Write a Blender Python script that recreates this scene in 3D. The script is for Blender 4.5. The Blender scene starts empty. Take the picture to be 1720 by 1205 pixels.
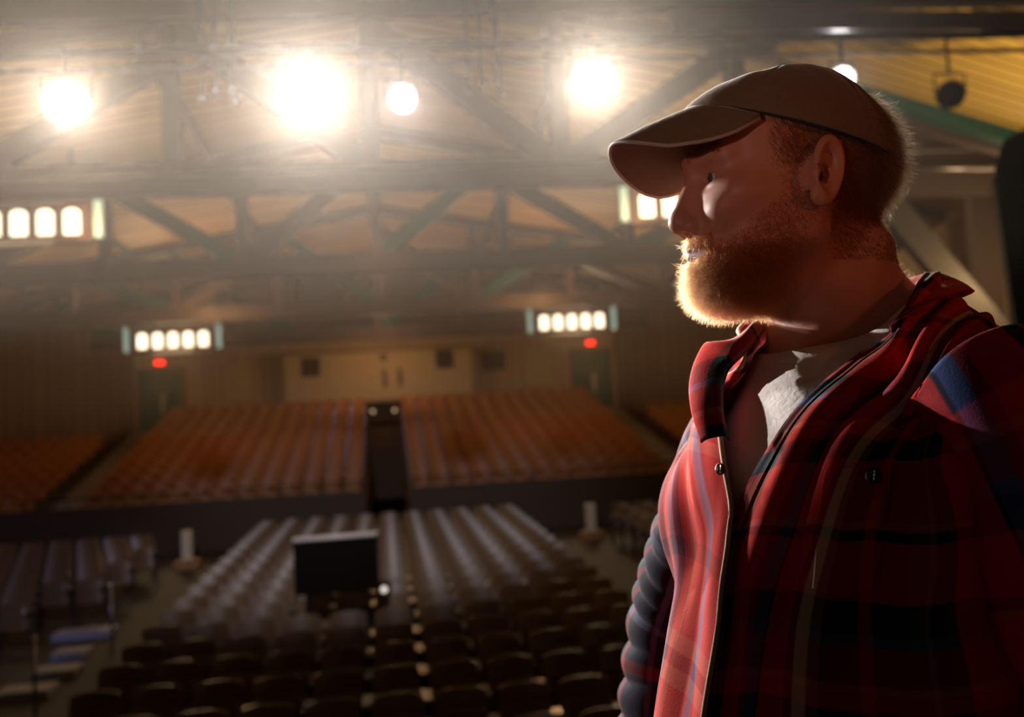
import bpy, bmesh, math, random
import numpy as np
from mathutils import Vector, Matrix, Euler
random.seed(7)
rng = np.random.default_rng(7)
SC = bpy.context.scene
COL = SC.collection
R = math.radians

HAZE = 0.0033
# ------------------------------------------------------------------ camera
CAM = Vector((0.0, 0.0, 1.42))
YAW, PITCH, ROLL = 7.5, 4.45, 3.3
F = 1672.0
cd = bpy.data.cameras.new('camera')
cam = bpy.data.objects.new('camera', cd)
COL.objects.link(cam)
cd.sensor_width = 36.0
cd.lens = 36.0 * F / 1720.0
cd.clip_start = 0.05
cd.clip_end = 200
_fw = Vector((math.sin(R(YAW)) * math.cos(R(PITCH)), math.cos(R(YAW)) * math.cos(R(PITCH)), math.sin(R(PITCH))))
_rt = Vector((math.cos(R(YAW)), -math.sin(R(YAW)), 0))
_up = _rt.cross(_fw)
# right side of the picture rides up: the camera is rolled clockwise seen from behind
_cr, _sr = math.cos(R(ROLL)), math.sin(R(ROLL))
_rt2 = _rt * _cr - _up * _sr
_up2 = _up * _cr + _rt * _sr
cam.matrix_world = Matrix(((_rt2.x, _up2.x, -_fw.x, CAM.x), (_rt2.y, _up2.y, -_fw.y, CAM.y), (_rt2.z, _up2.z, -_fw.z, CAM.z), (0, 0, 0, 1)))
SC.camera = cam
cd.dof.use_dof = True
cd.dof.focus_distance = 0.98
cd.dof.aperture_fstop = 4.1
cd.dof.aperture_blades = 0

def ray(px, py):
    return _fw + _rt2 * ((px - 860.0) / F) + _up2 * ((602.5 - py) / F)
def atY(px, py, Y):
    "point seen at the given pixel, on the cross plane Y of the hall"
    d = ray(px, py)
    return CAM + d * (Y / d.y)
def atD(px, py, depth):
    return CAM + ray(px, py) * depth

# ------------------------------------------------------------------ world, colour management
w = bpy.data.worlds.new('world')
SC.world = w
w.use_nodes = True
w.node_tree.nodes['Background'].inputs[0].default_value = (0.9, 0.42, 0.2, 1)
w.node_tree.nodes['Background'].inputs[1].default_value = 0.024
SC.view_settings.view_transform = 'Standard'
SC.view_settings.look = 'None'
SC.view_settings.exposure = 0.0
SC.view_settings.gamma = 1.0
SC.view_settings.use_curve_mapping = False
SC.cycles.volume_max_steps = 64
SC.cycles.max_bounces = 6
SC.cycles.volume_bounces = 0
SC.cycles.sample_clamp_indirect = 2.0
SC.cycles.use_denoising = True

def lamp(name, kind, loc, energy, color, target=None, size=0.1, spot=60, blend=0.6, parent=None):
    l = bpy.data.lights.new(name, kind)
    l.energy = energy
    l.color = color
    if kind in ('POINT', 'SPOT'):
        l.shadow_soft_size = size
    if kind == 'SPOT':
        l.spot_size = R(spot); l.spot_blend = blend
    if kind == 'AREA':
        l.size = size
    o = bpy.data.objects.new(name, l)
    COL.objects.link(o)
    o.location = loc
    if target is not None:
        o.rotation_euler = (Vector(target) - Vector(loc)).to_track_quat('-Z', 'Y').to_euler()
    if parent is not None:
        o.parent = parent
        o.location = Vector(loc) - parent.location
    return o

# side light of the stage, out of frame on the left; added warm fills behind the camera
KEY = lamp('stage_side_light', 'SPOT', (-4.0, 6.9, 3.4), 2400, (1.0, 0.9, 0.84), (0.45, 0.9, 1.45), 0.30, 24, 0.5)
LOW = lamp('added_tee_spot', 'SPOT', (-4.6, 5.4, 2.35), 3000, (1.0, 0.88, 0.8), atD(1258, 672, 1.08), 0.04, 2.5, 0.8)  # added narrow spot that brightens the tee
WARM = lamp('added_red_fill', 'SPOT', (3.2, -3.0, 2.4), 95, (1.0, 0.22, 0.06), (0.5, 1.0, 1.74), 0.15, 8, 0.8)  # added red fill aimed at the head
FILL = lamp('added_face_fill', 'SPOT', (-2.8, -1.4, 1.9), 105, (1.0, 0.56, 0.43), (0.40, 1.0, 1.745), 0.08, 7.2, 1.0)  # added narrow fill that brightens the face
COOL = lamp('stage_blue_light', 'SPOT', (-1.5, 0.6, 5.4), 2400, (0.95, 0.88, 0.95), (-0.5, 21.0, 0.0), 0.15, 32, 0.8)
COOL2 = lamp('stage_blue_light', 'SPOT', (-1.5, 0.6, 5.4), 1500, (0.5, 0.55, 1.0), (-7.0, 18.5, -0.8), 0.15, 20, 0.6)
COOL3 = lamp('stage_blue_light', 'SPOT', (-1.5, 0.6, 5.4), 1100, (0.65, 0.68, 1.0), (5.6, 19.0, -0.6), 0.15, 10, 0.6)
HALL_FILLS = []  # added warm point fills without fixtures, brightening the hall
HALL_WARM = (1.0, 0.52, 0.2)
for (x, y, z, e) in ((-4.5, 27.0, 5.1, 260), (4.5, 27.0, 5.1, 260), (-10.5, 26.0, 4.7, 60), (10.5, 26.0, 4.7, 120), (0, 20.0, 5.5, 60), (0, 33.0, 4.6, 260), (-8.0, 33.0, 4.6, 35), (8.0, 33.0, 4.6, 50)):
    HALL_FILLS.append(lamp('added_hall_fill', 'POINT', (x, y, z), e * .38, HALL_WARM, None, 0.25))
# warm point fills added to brighten the roof boards and right-hand bay
for (x, y, z, e) in ((-6, 12.0, 5.5, 130), (7.6, 9.8, 3.7, 420), (9.4, 13.2, 3.4, 300), (-5, 18.0, 5.6, 130), (5, 18.0, 5.6, 130), (0, 25.0, 5.6, 110)):
    HALL_FILLS.append(lamp('added_roof_fill', 'POINT', (x, y, z), e * .35, (1.0, 0.66, 0.3), None, 0.3))

# ------------------------------------------------------------------ helpers
def tag(o, label=None, cat=None, group=None, kind=None):
    if label: o['label'] = label
    if cat: o['category'] = cat
    if group: o['group'] = group
    if kind: o['kind'] = kind
    return o

def empty(name, loc, rz=0.0, label=None, cat=None, group=None):
    o = bpy.data.objects.new(name, None)
    o.empty_display_size = 0.1
    COL.objects.link(o)
    o.location = loc
    o.rotation_euler = (0, 0, rz)
    return tag(o, label, cat, group)

def link(name, me, m=None, parent=None, smooth=False):
    o = bpy.data.objects.new(name, me)
    COL.objects.link(o)
    if m is not None and not me.materials:
        for q in (m if isinstance(m, (list, tuple)) else [m]):
            me.materials.append(q)
    if parent is not None:
        o.parent = parent
    if smooth:
        me.shade_smooth()
    return o

class MB:
    "collects boxes, bars, tubes and lathes for one mesh"
    def __init__(s):
        s.v = []; s.f = []; s.mi = []
    def add(s, vs, fs, mi=0):
        n = len(s.v)
        s.v += [tuple(p) for p in vs]
        s.f += [tuple(i + n for i in f) for f in fs]
        s.mi += [mi] * len(fs)
        return s
    def box(s, c, d, rot=None, mi=0):
        c = Vector(c)
        vs = []
        for z in (-.5, .5):
            for (x, y) in ((-.5, -.5), (.5, -.5), (.5, .5), (-.5, .5)):
                p = Vector((x * d[0], y * d[1], z * d[2]))
                if rot is not None: p = rot @ p
                vs.append(c + p)
        return s.add(vs, [(3, 2, 1, 0), (4, 5, 6, 7), (0, 1, 5, 4), (1, 2, 6, 5), (2, 3, 7, 6), (3, 0, 4, 7)], mi)
    def bar(s, a, b, wd, ht, mi=0):
        "rectangular bar from a to b"
        a = Vector(a); b = Vector(b); d = b - a
        q = d.to_track_quat('Y', 'Z').to_matrix()
        return s.box((a + b) / 2, (wd, d.length, ht), q, mi)
    def tube(s, pts, r, n=10, mi=0, cap=True):
        pts = [Vector(p) for p in pts]
        rs = r if isinstance(r, (list, tuple)) else [r] * len(pts)
        vs = []
        for i, p in enumerate(pts):
            t = (pts[min(i + 1, len(pts) - 1)] - pts[max(i - 1, 0)]).normalized()
            q = t.to_track_quat('Z', 'Y').to_matrix()
            for k in range(n):
                a = 2 * math.pi * k / n
                vs.append(p + q @ Vector((math.cos(a) * rs[i], math.sin(a) * rs[i], 0)))
        fs = []
        for i in range(len(pts) - 1):
            for k in range(n):
                k2 = (k + 1) % n
                fs.append((i * n + k, i * n + k2, (i + 1) * n + k2, (i + 1) * n + k))
        if cap:
            fs.append(tuple(range(n - 1, -1, -1)))
            fs.append(tuple(range((len(pts) - 1) * n, len(pts) * n)))
        return s.add(vs, fs, mi)
    def ball(s, c, r, n=10, mi=0, sc=(1, 1, 1)):
        c = Vector(c); vs = []; fs = []
        m = max(4, n // 2)
        vs.append(c + Vector((0, 0, r * sc[2])))
        for j in range(1, m):
            th = math.pi * j / m
            for k in range(n):
                a = 2 * math.pi * k / n
                vs.append(c + Vector((math.sin(th) * math.cos(a) * r * sc[0], math.sin(th) * math.sin(a) * r * sc[1], math.cos(th) * r * sc[2])))
        vs.append(c - Vector((0, 0, r * sc[2])))
        for k in range(n):
            fs.append((0, 1 + k, 1 + (k + 1) % n))
            for j in range(m - 2):
                a0 = 1 + j * n
                fs.append((a0 + k, a0 + n + k, a0 + n + (k + 1) % n, a0 + (k + 1) % n))
            fs.append((len(vs) - 1, 1 + (m - 2) * n + (k + 1) % n, 1 + (m - 2) * n + k))
        return s.add(vs, fs, mi)
    def prism(s, poly, y0, y1, mi=0):
        "poly of (x, z) extruded from y0 to y1"
        n = len(poly)
        vs = [(x, y0, z) for x, z in poly] + [(x, y1, z) for x, z in poly]
        fs = [tuple(range(n)), tuple(range(2 * n - 1, n - 1, -1))]
        for i in range(n):
            j = (i + 1) % n
            fs.append((j, i, n + i, n + j))
        return s.add(vs, fs, mi)
    def mesh(s, name):
        me = bpy.data.meshes.new(name)
        me.from_pydata(s.v, [], s.f)
        me.polygons.foreach_set('material_index', s.mi)
        me.update()
        return me
    def build(s, name, m, parent=None, bevel=0.0, smooth=False):
        o = link(name, s.mesh(name), m, parent, smooth)
        if bevel > 0:
            b = o.modifiers.new('bevel', 'BEVEL'); b.width = bevel; b.segments = 2; b.limit_method = 'ANGLE'
        return o

def struct(name, mb, m, bevel=0.0):
    return tag(mb.build(name, m, None, bevel), kind='structure')

# ------------------------------------------------------------------ materials
def mat(name, col, rough=0.6, metal=0.0, col2=None, scale=8.0, stretch=(1, 1, 1), bump=0.0, emit=None, es=0.0, spec=0.5, detail=4.0):
    m = bpy.data.materials.new(name)
    m.use_nodes = True
    nt = m.node_tree; N = nt.nodes; L = nt.links
    b = N['Principled BSDF']
    b.inputs['Base Color'].default_value = (*col, 1)
    b.inputs['Roughness'].default_value = rough
    b.inputs['Metallic'].default_value = metal
    b.inputs['Specular IOR Level'].default_value = spec
    if emit:
        b.inputs['Emission Color'].default_value = (*emit, 1)
        b.inputs['Emission Strength'].default_value = es
    if col2 is None:
        col2 = tuple(c * 0.72 for c in col)
    tc = N.new('ShaderNodeTexCoord'); mp = N.new('ShaderNodeMapping'); nz = N.new('ShaderNodeTexNoise'); mx = N.new('ShaderNodeMix')
    mp.inputs['Scale'].default_value = stretch
    L.new(tc.outputs['Object'], mp.inputs[0]); L.new(mp.outputs[0], nz.inputs['Vector'])
    nz.inputs['Scale'].default_value = scale; nz.inputs['Detail'].default_value = detail
    mx.data_type = 'RGBA'
    mx.inputs[6].default_value = (*col, 1); mx.inputs[7].default_value = (*col2, 1)
    L.new(nz.outputs[0], mx.inputs[0]); L.new(mx.outputs[2], b.inputs['Base Color'])
    if bump > 0:
        bp = N.new('ShaderNodeBump'); bp.inputs['Strength'].default_value = bump; bp.inputs['Distance'].default_value = 0.01
        L.new(nz.outputs[0], bp.inputs['Height']); L.new(bp.outputs[0], b.inputs['Normal'])
    return m

def plank_mat(name, col, col2, gap, width, axis=1, rough=0.6):
    "boards: a dark joint every `width` metres along the axis, with a shift of tone per board"
    m = bpy.data.materials.new(name); m.use_nodes = True
    nt = m.node_tree; N = nt.nodes; L = nt.links; b = N['Principled BSDF']
    tc = N.new('ShaderNodeTexCoord'); sp = N.new('ShaderNodeSeparateXYZ')
    L.new(tc.outputs['Object'], sp.inputs[0])
    dv = N.new('ShaderNodeMath'); dv.operation = 'DIVIDE'; dv.inputs[1].default_value = width
    L.new(sp.outputs[axis], dv.inputs[0])
    fr = N.new('ShaderNodeMath'); fr.operation = 'FRACT'; L.new(dv.outputs[0], fr.inputs[0])
    fl = N.new('ShaderNodeMath'); fl.operation = 'FLOOR'; L.new(dv.outputs[0], fl.inputs[0])
    wn = N.new('ShaderNodeTexWhiteNoise'); wn.noise_dimensions = '1D'; L.new(fl.outputs[0], wn.inputs['W'])
    mx = N.new('ShaderNodeMix'); mx.data_type = 'RGBA'
    mx.inputs[6].default_value = (*col, 1); mx.inputs[7].default_value = (*col2, 1)
    L.new(wn.outputs[0], mx.inputs[0])
    lt = N.new('ShaderNodeMath'); lt.operation = 'LESS_THAN'; lt.inputs[1].default_value = 0.14
    L.new(fr.outputs[0], lt.inputs[0])
    m2 = N.new('ShaderNodeMix'); m2.data_type = 'RGBA'; m2.inputs[7].default_value = (*gap, 1)
    L.new(lt.outputs[0], m2.inputs[0]); L.new(mx.outputs[2], m2.inputs[6])
    L.new(m2.outputs[2], b.inputs['Base Color'])
    b.inputs['Roughness'].default_value = rough
    return m

def glow(name, col, strength):
    m = bpy.data.materials.new(name); m.use_nodes = True
    nt = m.node_tree; N = nt.nodes
    b = N['Principled BSDF']
    b.inputs['Base Color'].default_value = (*col, 1)
    b.inputs['Emission Color'].default_value = (*col, 1)
    b.inputs['Emission Strength'].default_value = strength
    return m

M = {}
M['roof'] = plank_mat('roof_boards', (0.62, 0.42, 0.12), (0.5, 0.32, 0.09), (0.08, 0.05, 0.02), 0.42, 1)
M['wall'] = plank_mat('wall_boards', (0.40, 0.31, 0.22), (0.36, 0.27, 0.19), (0.26, 0.19, 0.13), 0.3, 0)
M['wall_dim'] = plank_mat('shaded_wall_boards', (0.16, 0.10, 0.06), (0.13, 0.08, 0.05), (0.08, 0.05, 0.03), 0.3, 0)  # darker copy of the wall boards, shade put into the colour
M['wall_side'] = plank_mat('side_wall_boards', (0.46, 0.30, 0.17), (0.38, 0.25, 0.14), (0.2, 0.13, 0.07), 0.3, 1)
M['panel'] = mat('cream_panel', (0.46, 0.38, 0.28), 0.7)
M['truss'] = mat('truss_timber', (0.085, 0.055, 0.05), 0.6, stretch=(1, 6, 6), scale=2)
M['truss_teal'] = mat('teal_painted_timber', (0.008, 0.10, 0.10), 0.5)
M['truss_purple'] = mat('mauve_painted_timber', (0.11, 0.075, 0.085), 0.6)
M['floor'] = mat('house_concrete', (0.026, 0.020, 0.015), 0.7, bump=0.2)
M['riser'] = mat('balcony_riser', (0.10, 0.06, 0.035), 0.7)
M['fascia'] = mat('balcony_fascia', (0.05, 0.032, 0.018), 0.6)
M['step'] = mat('pale_stair_tread', (0.26, 0.22, 0.17), 0.7)
M['door'] = mat('dark_green_door', (0.02, 0.10, 0.08), 0.4)
M['frame'] = mat('door_frame', (0.2, 0.13, 0.07), 0.6)
M['chrome'] = mat('bright_metal', (0.75, 0.75, 0.78), 0.22, 1.0)
M['black'] = mat('black_metal', (0.012, 0.011, 0.011), 0.45, 0.3)
M['pipe'] = mat('grey_pipe', (0.34, 0.33, 0.38), 0.35, 0.8)
M['wood'] = mat('seat_veneer', (0.17, 0.10, 0.05), 0.34, stretch=(1, 1, 0.2), scale=12)
M['orange'] = mat('balcony_seat_shell', (0.36, 0.13, 0.025), 0.4)
M['iron'] = mat('seat_iron', (0.09, 0.085, 0.09), 0.35, 0.6)
M['cap_metal'] = mat('armrest_cap_metal', (0.55, 0.56, 0.62), 0.25, 0.9)
M['rail_lit'] = mat('rail_reflection_white', (0.88, 0.86, 0.82), 0.4)  # reflected stage light put into the rail's white
M['stage'] = mat('stage_boards', (0.03, 0.02, 0.015), 0.5)
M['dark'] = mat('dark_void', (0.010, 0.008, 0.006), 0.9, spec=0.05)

# ------------------------------------------------------------------ hall shell
def ZF(Y): return -1.78 + 0.036 * Y            # sloped floor of the house
RZ = lambda X: CAM.z + 6.9 - 0.17 * abs(X)     # underside of the roof
HALF, BACK = 13.6, 36.4
WX = 8.75                                      # half width of the flat part of the back wall
s = MB()
s.add([(-HALF, 2.4, ZF(2.4)), (HALF, 2.4, ZF(2.4)), (HALF, 25.2, ZF(25.2)), (-HALF, 25.2, ZF(25.2)),
       (-HALF, 2.4, ZF(2.4) - .2), (HALF, 2.4, ZF(2.4) - .2), (HALF, 25.2, ZF(25.2) - .2), (-HALF, 25.2, ZF(25.2) - .2)],
      [(0, 1, 2, 3), (7, 6, 5, 4), (0, 4, 5, 1), (1, 5, 6, 2), (2, 6, 7, 3), (3, 7, 4, 0)])
struct('floor', s, M['floor'])
s = MB().box((0, -1.8, -0.06), (14, 8.4, 0.12)); s.box((0, 2.37, -0.9), (14, 0.06, 1.68))
struct('floor_stage', s, M['stage'])
for sg, nm in ((-1, 'left'), (1, 'right')):
    s = MB()
    s.prism([(0, RZ(0)), (sg * (HALF + 1), RZ(HALF + 1)), (sg * (HALF + 1), RZ(HALF + 1) + .15), (0, RZ(0) + .15)][::-sg], 2.0, BACK + .3)
    struct('ceiling_' + nm, s, M['roof'])
    s = MB().box((sg * (HALF + .1), 16.5, 1.8), (0.2, 28.4, 8.0))
    struct('wall_' + nm, s, M['wall_side'])
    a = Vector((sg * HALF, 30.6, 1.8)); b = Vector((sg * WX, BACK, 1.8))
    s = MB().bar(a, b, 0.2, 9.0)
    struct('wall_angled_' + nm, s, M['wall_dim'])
s = MB().box((0, BACK + .1, 2.2), (2 * WX, 0.2, 9.0))
struct('wall_back', s, M['wall'])

# stepped balcony: treads 0.85 deep, 0.206 rise
B0, TREAD, RISE, NR = 24.6, 0.85, 0.206, 13
def ZB(i): return -0.26 + RISE * i
def stairs(x0, x1, nm, m, split=1, lift=0.0, n=NR, y_off=0.0):
    s = MB()
    for i in range(n * split):
        y0 = B0 + y_off + i * TREAD / split
        z1 = ZB(0) + lift + RISE * i / split
        y1 = BACK if i == n * split - 1 else y0 + TREAD / split + .02
        s.box(((x0 + x1) / 2, (y0 + y1) / 2, (z1 - 1.4) / 2), (x1 - x0, y1 - y0, z1 + 1.4))
    return struct(nm, s, m)
stairs(-7.15, -0.55, 'floor_balcony_left', M['riser'])
stairs(0.55, 7.15, 'floor_balcony_right', M['riser'])
stairs(-8.45, -7.15, 'floor_stair_left', M['step'], 2, 0.0)
stairs(7.15, 8.45, 'floor_stair_right', M['step'], 2, 0.0)
stairs(-13.3, -8.45, 'floor_wing_left', M['riser'], n=9)
stairs(8.45, 13.3, 'floor_wing_right', M['riser'], n=9)
# sunken way through the middle of the balcony
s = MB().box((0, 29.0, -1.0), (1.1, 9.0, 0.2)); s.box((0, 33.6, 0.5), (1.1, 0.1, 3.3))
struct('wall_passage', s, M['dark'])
s = MB().box((0, 34.9, 0.8), (1.1, 2.9, 2.4)); struct('floor_balcony_bridge', s, M['riser'])
# balcony fascia with rail
s = MB()
for x0, x1 in ((-13.4, -0.55), (0.55, 13.4)):
    s.box(((x0 + x1) / 2, B0 - .12, -0.48), (x1 - x0, 0.14, 1.6))
struct('wall_balcony_front', s, M['fascia'])
# ------------------------------------------------------------------ balcony rail
for x0, x1, nm in ((-8.4, -0.6, 'left'), (0.6, 8.4, 'right')):
    t = empty('guard_rail', ((x0 + x1) / 2, B0 - .12, 0.32), 0, 'dark metal guard rail on the %s half of the balcony front' % nm, 'railing', 'rails on the balcony front')
    h = (x1 - x0) / 2
    MB().tube([(-h, 0, 0.22), (h, 0, 0.22)], 0.022, 8).build('top_rail', M['black'], t, smooth=True)
    for k in range(9):
        MB().tube([(-h + .02 + k * (2 * h - .04) / 8, 0, 0), (-h + .02 + k * (2 * h - .04) / 8, 0, 0.22)], 0.014, 6).build('post', M['black'], t)
# knee walls beside the sunken passage with a small lit globe each
for sg, nm in ((-1, 'left'), (1, 'right')):
    t = empty('passage_post', (sg * 0.36, 33.5, 2.15), 0, 'short post with a pale globe at the %s of the dark passage' % nm, 'post', 'posts over the balcony passage')
    MB().tube([(0, 0, 0), (0, 0, 0.3)], 0.03, 8).build('post', M['black'], t)
    MB().ball((0, 0, 0.35), 0.055, 12).build('globe', glow('globe', (1, 0.75, 0.45), 0.6), t, smooth=True)

# ------------------------------------------------------------------ seats
def grid_mesh(name, P, closed_u=False):
    nu, nv = P.shape[:2]
    vs = P.reshape(-1, 3).tolist(); fs = []
    for i in range(nu - (0 if closed_u else 1)):
        for j in range(nv - 1):
            i2 = (i + 1) % nu
            fs.append((i * nv + j, i2 * nv + j, i2 * nv + j + 1, i * nv + j + 1))
    me = bpy.data.meshes.new(name); me.from_pydata(vs, [], fs); me.update()
    return me

def curved_slab(mb, w, z0, z1, y0, lean, curve, th, mi=0, nx=6, nz=4, crown=0.03):
    "a bent plywood back facing -Y: hollow towards the sitter, rounded top"
    def pt(u, v, k):
        x = (u - .5) * w * (1 - 0.06 * v)
        z = z0 + (z1 - z0) * v + (crown * (1 - (2 * u - 1) ** 4) * v)
        y = y0 + lean * v - curve * (2 * u - 1) ** 2 + k * th
        return (x, y, z)
    for k in (0, 1):
        vs = [pt(i / nx, j / nz, k) for i in range(nx + 1) for j in range(nz + 1)]
        fs = []
        for i in range(nx):
            for j in range(nz):
                a = i * (nz + 1) + j
                q = (a, a + nz + 1, a + nz + 2, a + 1)
                fs.append(q if k == 0 else q[::-1])
        mb.add(vs, fs, mi)
    edge = [(i / nx, 0) for i in range(nx + 1)] + [(1, j / nz) for j in range(1, nz + 1)] + [(i / nx, 1) for i in range(nx - 1, -1, -1)] + [(0, j / nz) for j in range(nz - 1, 0, -1)]
    vs = [pt(u, v, 0) for u, v in edge] + [pt(u, v, 1) for u, v in edge]
    n = len(edge)
    mb.add(vs, [(i, n + i, n + (i + 1) % n, (i + 1) % n) for i in range(n)], mi)
    return mb

def make_seat(name, wood, iron):
    t = empty(name, (0, 0, 0))
    curved_slab(MB(), 0.45, 0.40, 0.83, 0.0, 0.09, 0.035, 0.016).build('backrest', wood, t, smooth=False)
    # tipped-up seat
    s = MB(); curved_slab(s, 0.42, 0.34, 0.70, -0.135, 0.05, -0.02, 0.03, crown=0.015)
    s.build('seat', wood, t)
    for sg in (-1, 1):
        s = MB()
        prof = [(-0.07, 0), (0.17, 0), (0.14, 0.04), (0.05, 0.08), (0.045, 0.34), (0.09, 0.60), (0.07, 0.60), (-0.26, 0.60), (-0.27, 0.585), (-0.05, 0.54), (-0.02, 0.35), (-0.01, 0.09)]
        x0 = sg * 0.236
        n = len(prof)
        vs = [(x0 - .012, y, z) for y, z in prof] + [(x0 + .012, y, z) for y, z in prof]
        s.add(vs, [tuple(range(n)), tuple(range(2 * n - 1, n - 1, -1))] + [((i + 1) % n, i, n + i, n + (i + 1) % n) for i in range(n)])
        st = s.build('arm_standard', iron, t)
        MB().box((x0, -0.1, 0.615), (0.04, 0.36, 0.022)).ball((x0, -0.29, 0.612), 0.022, 8).build('armrest', M['cap_metal'], st)
    return t

ORD = ['first', 'second', 'third', 'fourth', 'fifth', 'sixth', 'seventh', 'eighth', 'ninth', 'tenth', 'eleventh', 'twelfth', 'thirteenth',
       'fourteenth', 'fifteenth', 'sixteenth', 'seventeenth', 'eighteenth', 'nineteenth', 'twentieth']
def dup(root, loc, rz=0.0, label=None, cat=None, group=None):
    r = root.copy(); COL.objects.link(r); r.location = loc; r.rotation_euler = (0, 0, rz)
    tag(r, label, cat, group)
    for ch in list(root.children):
        c = ch.copy(); COL.objects.link(c); c.parent = r
        for g in list(ch.children):
            d = g.copy(); COL.objects.link(d); d.parent = c
    return r
seat0 = make_seat('theatre_seat', M['wood'], M['iron'])
used = [False]
def put(proto, flag, loc, rz, label, cat, group):
    if not flag[0]:
        flag[0] = True
        proto.location = loc; proto.rotation_euler = (0, 0, rz)
        return tag(proto, label, cat, group)
    return dup(proto, loc, rz, label, cat, group)

PITCH_X, PITCH_Y = 0.52, 0.88
NFR = 18
YR = lambda r: 22.4 - r * PITCH_Y            # r = 0 is the row furthest from the stage
for r in range(NFR):
    for c in range(-5, 6):
        Y = YR(r)
        if 12.0 < Y < 13.0 and c in (-2, -1, 0):
            continue                          # room for the screen
        side = 'in the middle column' if c == 0 else '%s %s of the middle column' % (ORD[abs(c) - 1], 'left' if c < 0 else 'right')
        put(seat0, used, (c * PITCH_X, Y, ZF(Y)), 0, 'wooden tip-up centre-block seat, %s row from its back, %s' % (ORD[r], side), 'theatre seat', 'tip-up seats of the centre floor block')
for r in range(1, 14):
    Y = YR(r) - 0.3
    for c in range(0, 9):
        X = -4.75 - c * PITCH_X - (0.26 if r % 2 else 0)
        if X < -0.365 * Y - 0.5 or (c == 0 and Y < 16.2) or (c == 1 and Y < 12.6): continue
        put(seat0, used, (X, Y, ZF(Y)), R(-4), 'wooden tip-up left-block seat, %s row from its back, %s from the aisle' % (ORD[r], ORD[c]), 'theatre seat', 'tip-up seats of the left floor block')
for r in range(1, 12):
    Y = YR(r) - 0.3
    for c in range(0, 4):
        X = 5.0 + c * PITCH_X
        if X > 0.335 * Y - 0.3: continue
        put(seat0, used, (X, Y, ZF(Y)), R(4), 'wooden tip-up right-block seat, %s row from its back, %s from the aisle' % (ORD[r], ORD[c]), 'theatre seat', 'tip-up seats of the right floor block')

# balcony seats: small in the photo, one mesh each with shell, seat and legs
def balcony_mesh():
    s = MB()
    curved_slab(s, 0.43, 0.40, 0.82, 0.0, 0.08, 0.03, 0.03, 0, 4, 2)
    curved_slab(s, 0.40, 0.36, 0.62, -0.14, 0.06, -0.015, 0.03, 0, 4, 2, 0.01)
    for sg in (-1, 1):
        s.box((sg * 0.2, 0.0, 0.2), (0.03, 0.05, 0.4), mi=1)
        s.box((sg * 0.24, -0.06, 0.56), (0.03, 0.26, 0.03), mi=2)
    return s
bme = balcony_mesh().mesh('balcony_seat')
for q in (M['orange'], M['iron'], M['cap_metal']): bme.materials.append(q)
spots = []
for i in range(NR):
    Y = B0 + 0.5 + i * TREAD
    for c in range(13):
        for sg in (-1, 1):
            if i > 9 + 0 and False: continue
            spots.append((i, c, sg, (sg * (0.85 + c * 0.515), Y, ZB(i)), 'centre'))
for i in range(9):
    Y = B0 + 0.5 + i * TREAD
    for c in range(9):
        for sg in (-1, 1):
            X = sg * (8.8 + c * 0.515)
            if sg < 0 and X < -0.365 * Y - 0.4: continue
            if sg > 0 and X > 0.31 * Y + 1.2: continue
            if abs(X) > 13.2 or Y > BACK - (abs(X) - WX) * 1.2 - 1.0: continue
            spots.append((i, c, sg, (X, Y, ZB(i)), 'wing'))
spots.sort(key=lambda q: q[3][1] + abs(q[3][0]) * .01)
for k, (i, c, sg, loc, blk) in enumerate(spots[:300]):
    o = bpy.data.objects.new('balcony_seat', bme); COL.objects.link(o); o.location = loc
    side = 'left' if sg < 0 else 'right'
    if blk == 'centre':
        tag(o, 'orange-brown balcony seat, %s row up, %s %s of the central passage' % (ORD[i], ORD[c], side), 'balcony seat', 'seats in the middle of the balcony')
    else:
        tag(o, 'orange-brown balcony seat in the %s wing, %s row up, %s from the stairs' % (side, ORD[i], ORD[c]), 'balcony seat', 'seats in the balcony wings')
s = MB()
proto = balcony_mesh()
for (i, c, sg, loc, blk) in spots[300:]:
    n = len(s.v)
    s.v += [(a + loc[0], b + loc[1], d + loc[2]) for a, b, d in proto.v]
    s.f += [tuple(q + n for q in f) for f in proto.f]; s.mi += proto.mi
tag(s.build('balcony_seats_upper_rows', [M['orange'], M['iron'], M['cap_metal']]), 'orange-brown seats filling the highest rows of the balcony below the back wall', 'balcony seats', 'seats in the middle of the balcony', 'stuff')

# ------------------------------------------------------------------ back wall: doors, signs, booth
def leaf(px, name_side, X):
    z0 = ZB(12)
    t = tag(MB().box((X, BACK - .04, z0 + 1.1), (1.42, 0.08, 2.2)).build('door_%d' % (1 if X < 0 else 2), M['door']), kind='structure')
    s = MB()
    for q in (-.76, .76): s.box((X + q, BACK - .05, z0 + 1.15), (0.1, 0.12, 2.3))
    s.box((X, BACK - .05, z0 + 2.26), (1.62, 0.12, 0.12))
    s.build('frame', M['frame'], t)
    s = MB()
    s.ball((X + .06, BACK - .15, z0 + 1.25), 0.1, 12, sc=(1, .4, 1)); s.box((X + .06, BACK - .13, z0 + .95), (0.08, 0.04, 0.5))
    s.build('handle', M['cap_metal'], t)
    e = empty('exit_sign', (X, BACK - .055, z0 + 2.50), 0, 'small red lit exit sign above the %s green door' % name_side, 'exit sign', 'exit signs')
    MB().box((0, 0, 0), (0.36, 0.1, 0.2)).build('housing', M['black'], e)
    MB().box((0, -0.055, 0), (0.32, 0.02, 0.16)).build('face', glow('exit_red', (1.0, 0.02, 0.01), 3.5), e)
leaf(265, 'left', -7.75)
leaf(995, 'right', 7.75)

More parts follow.
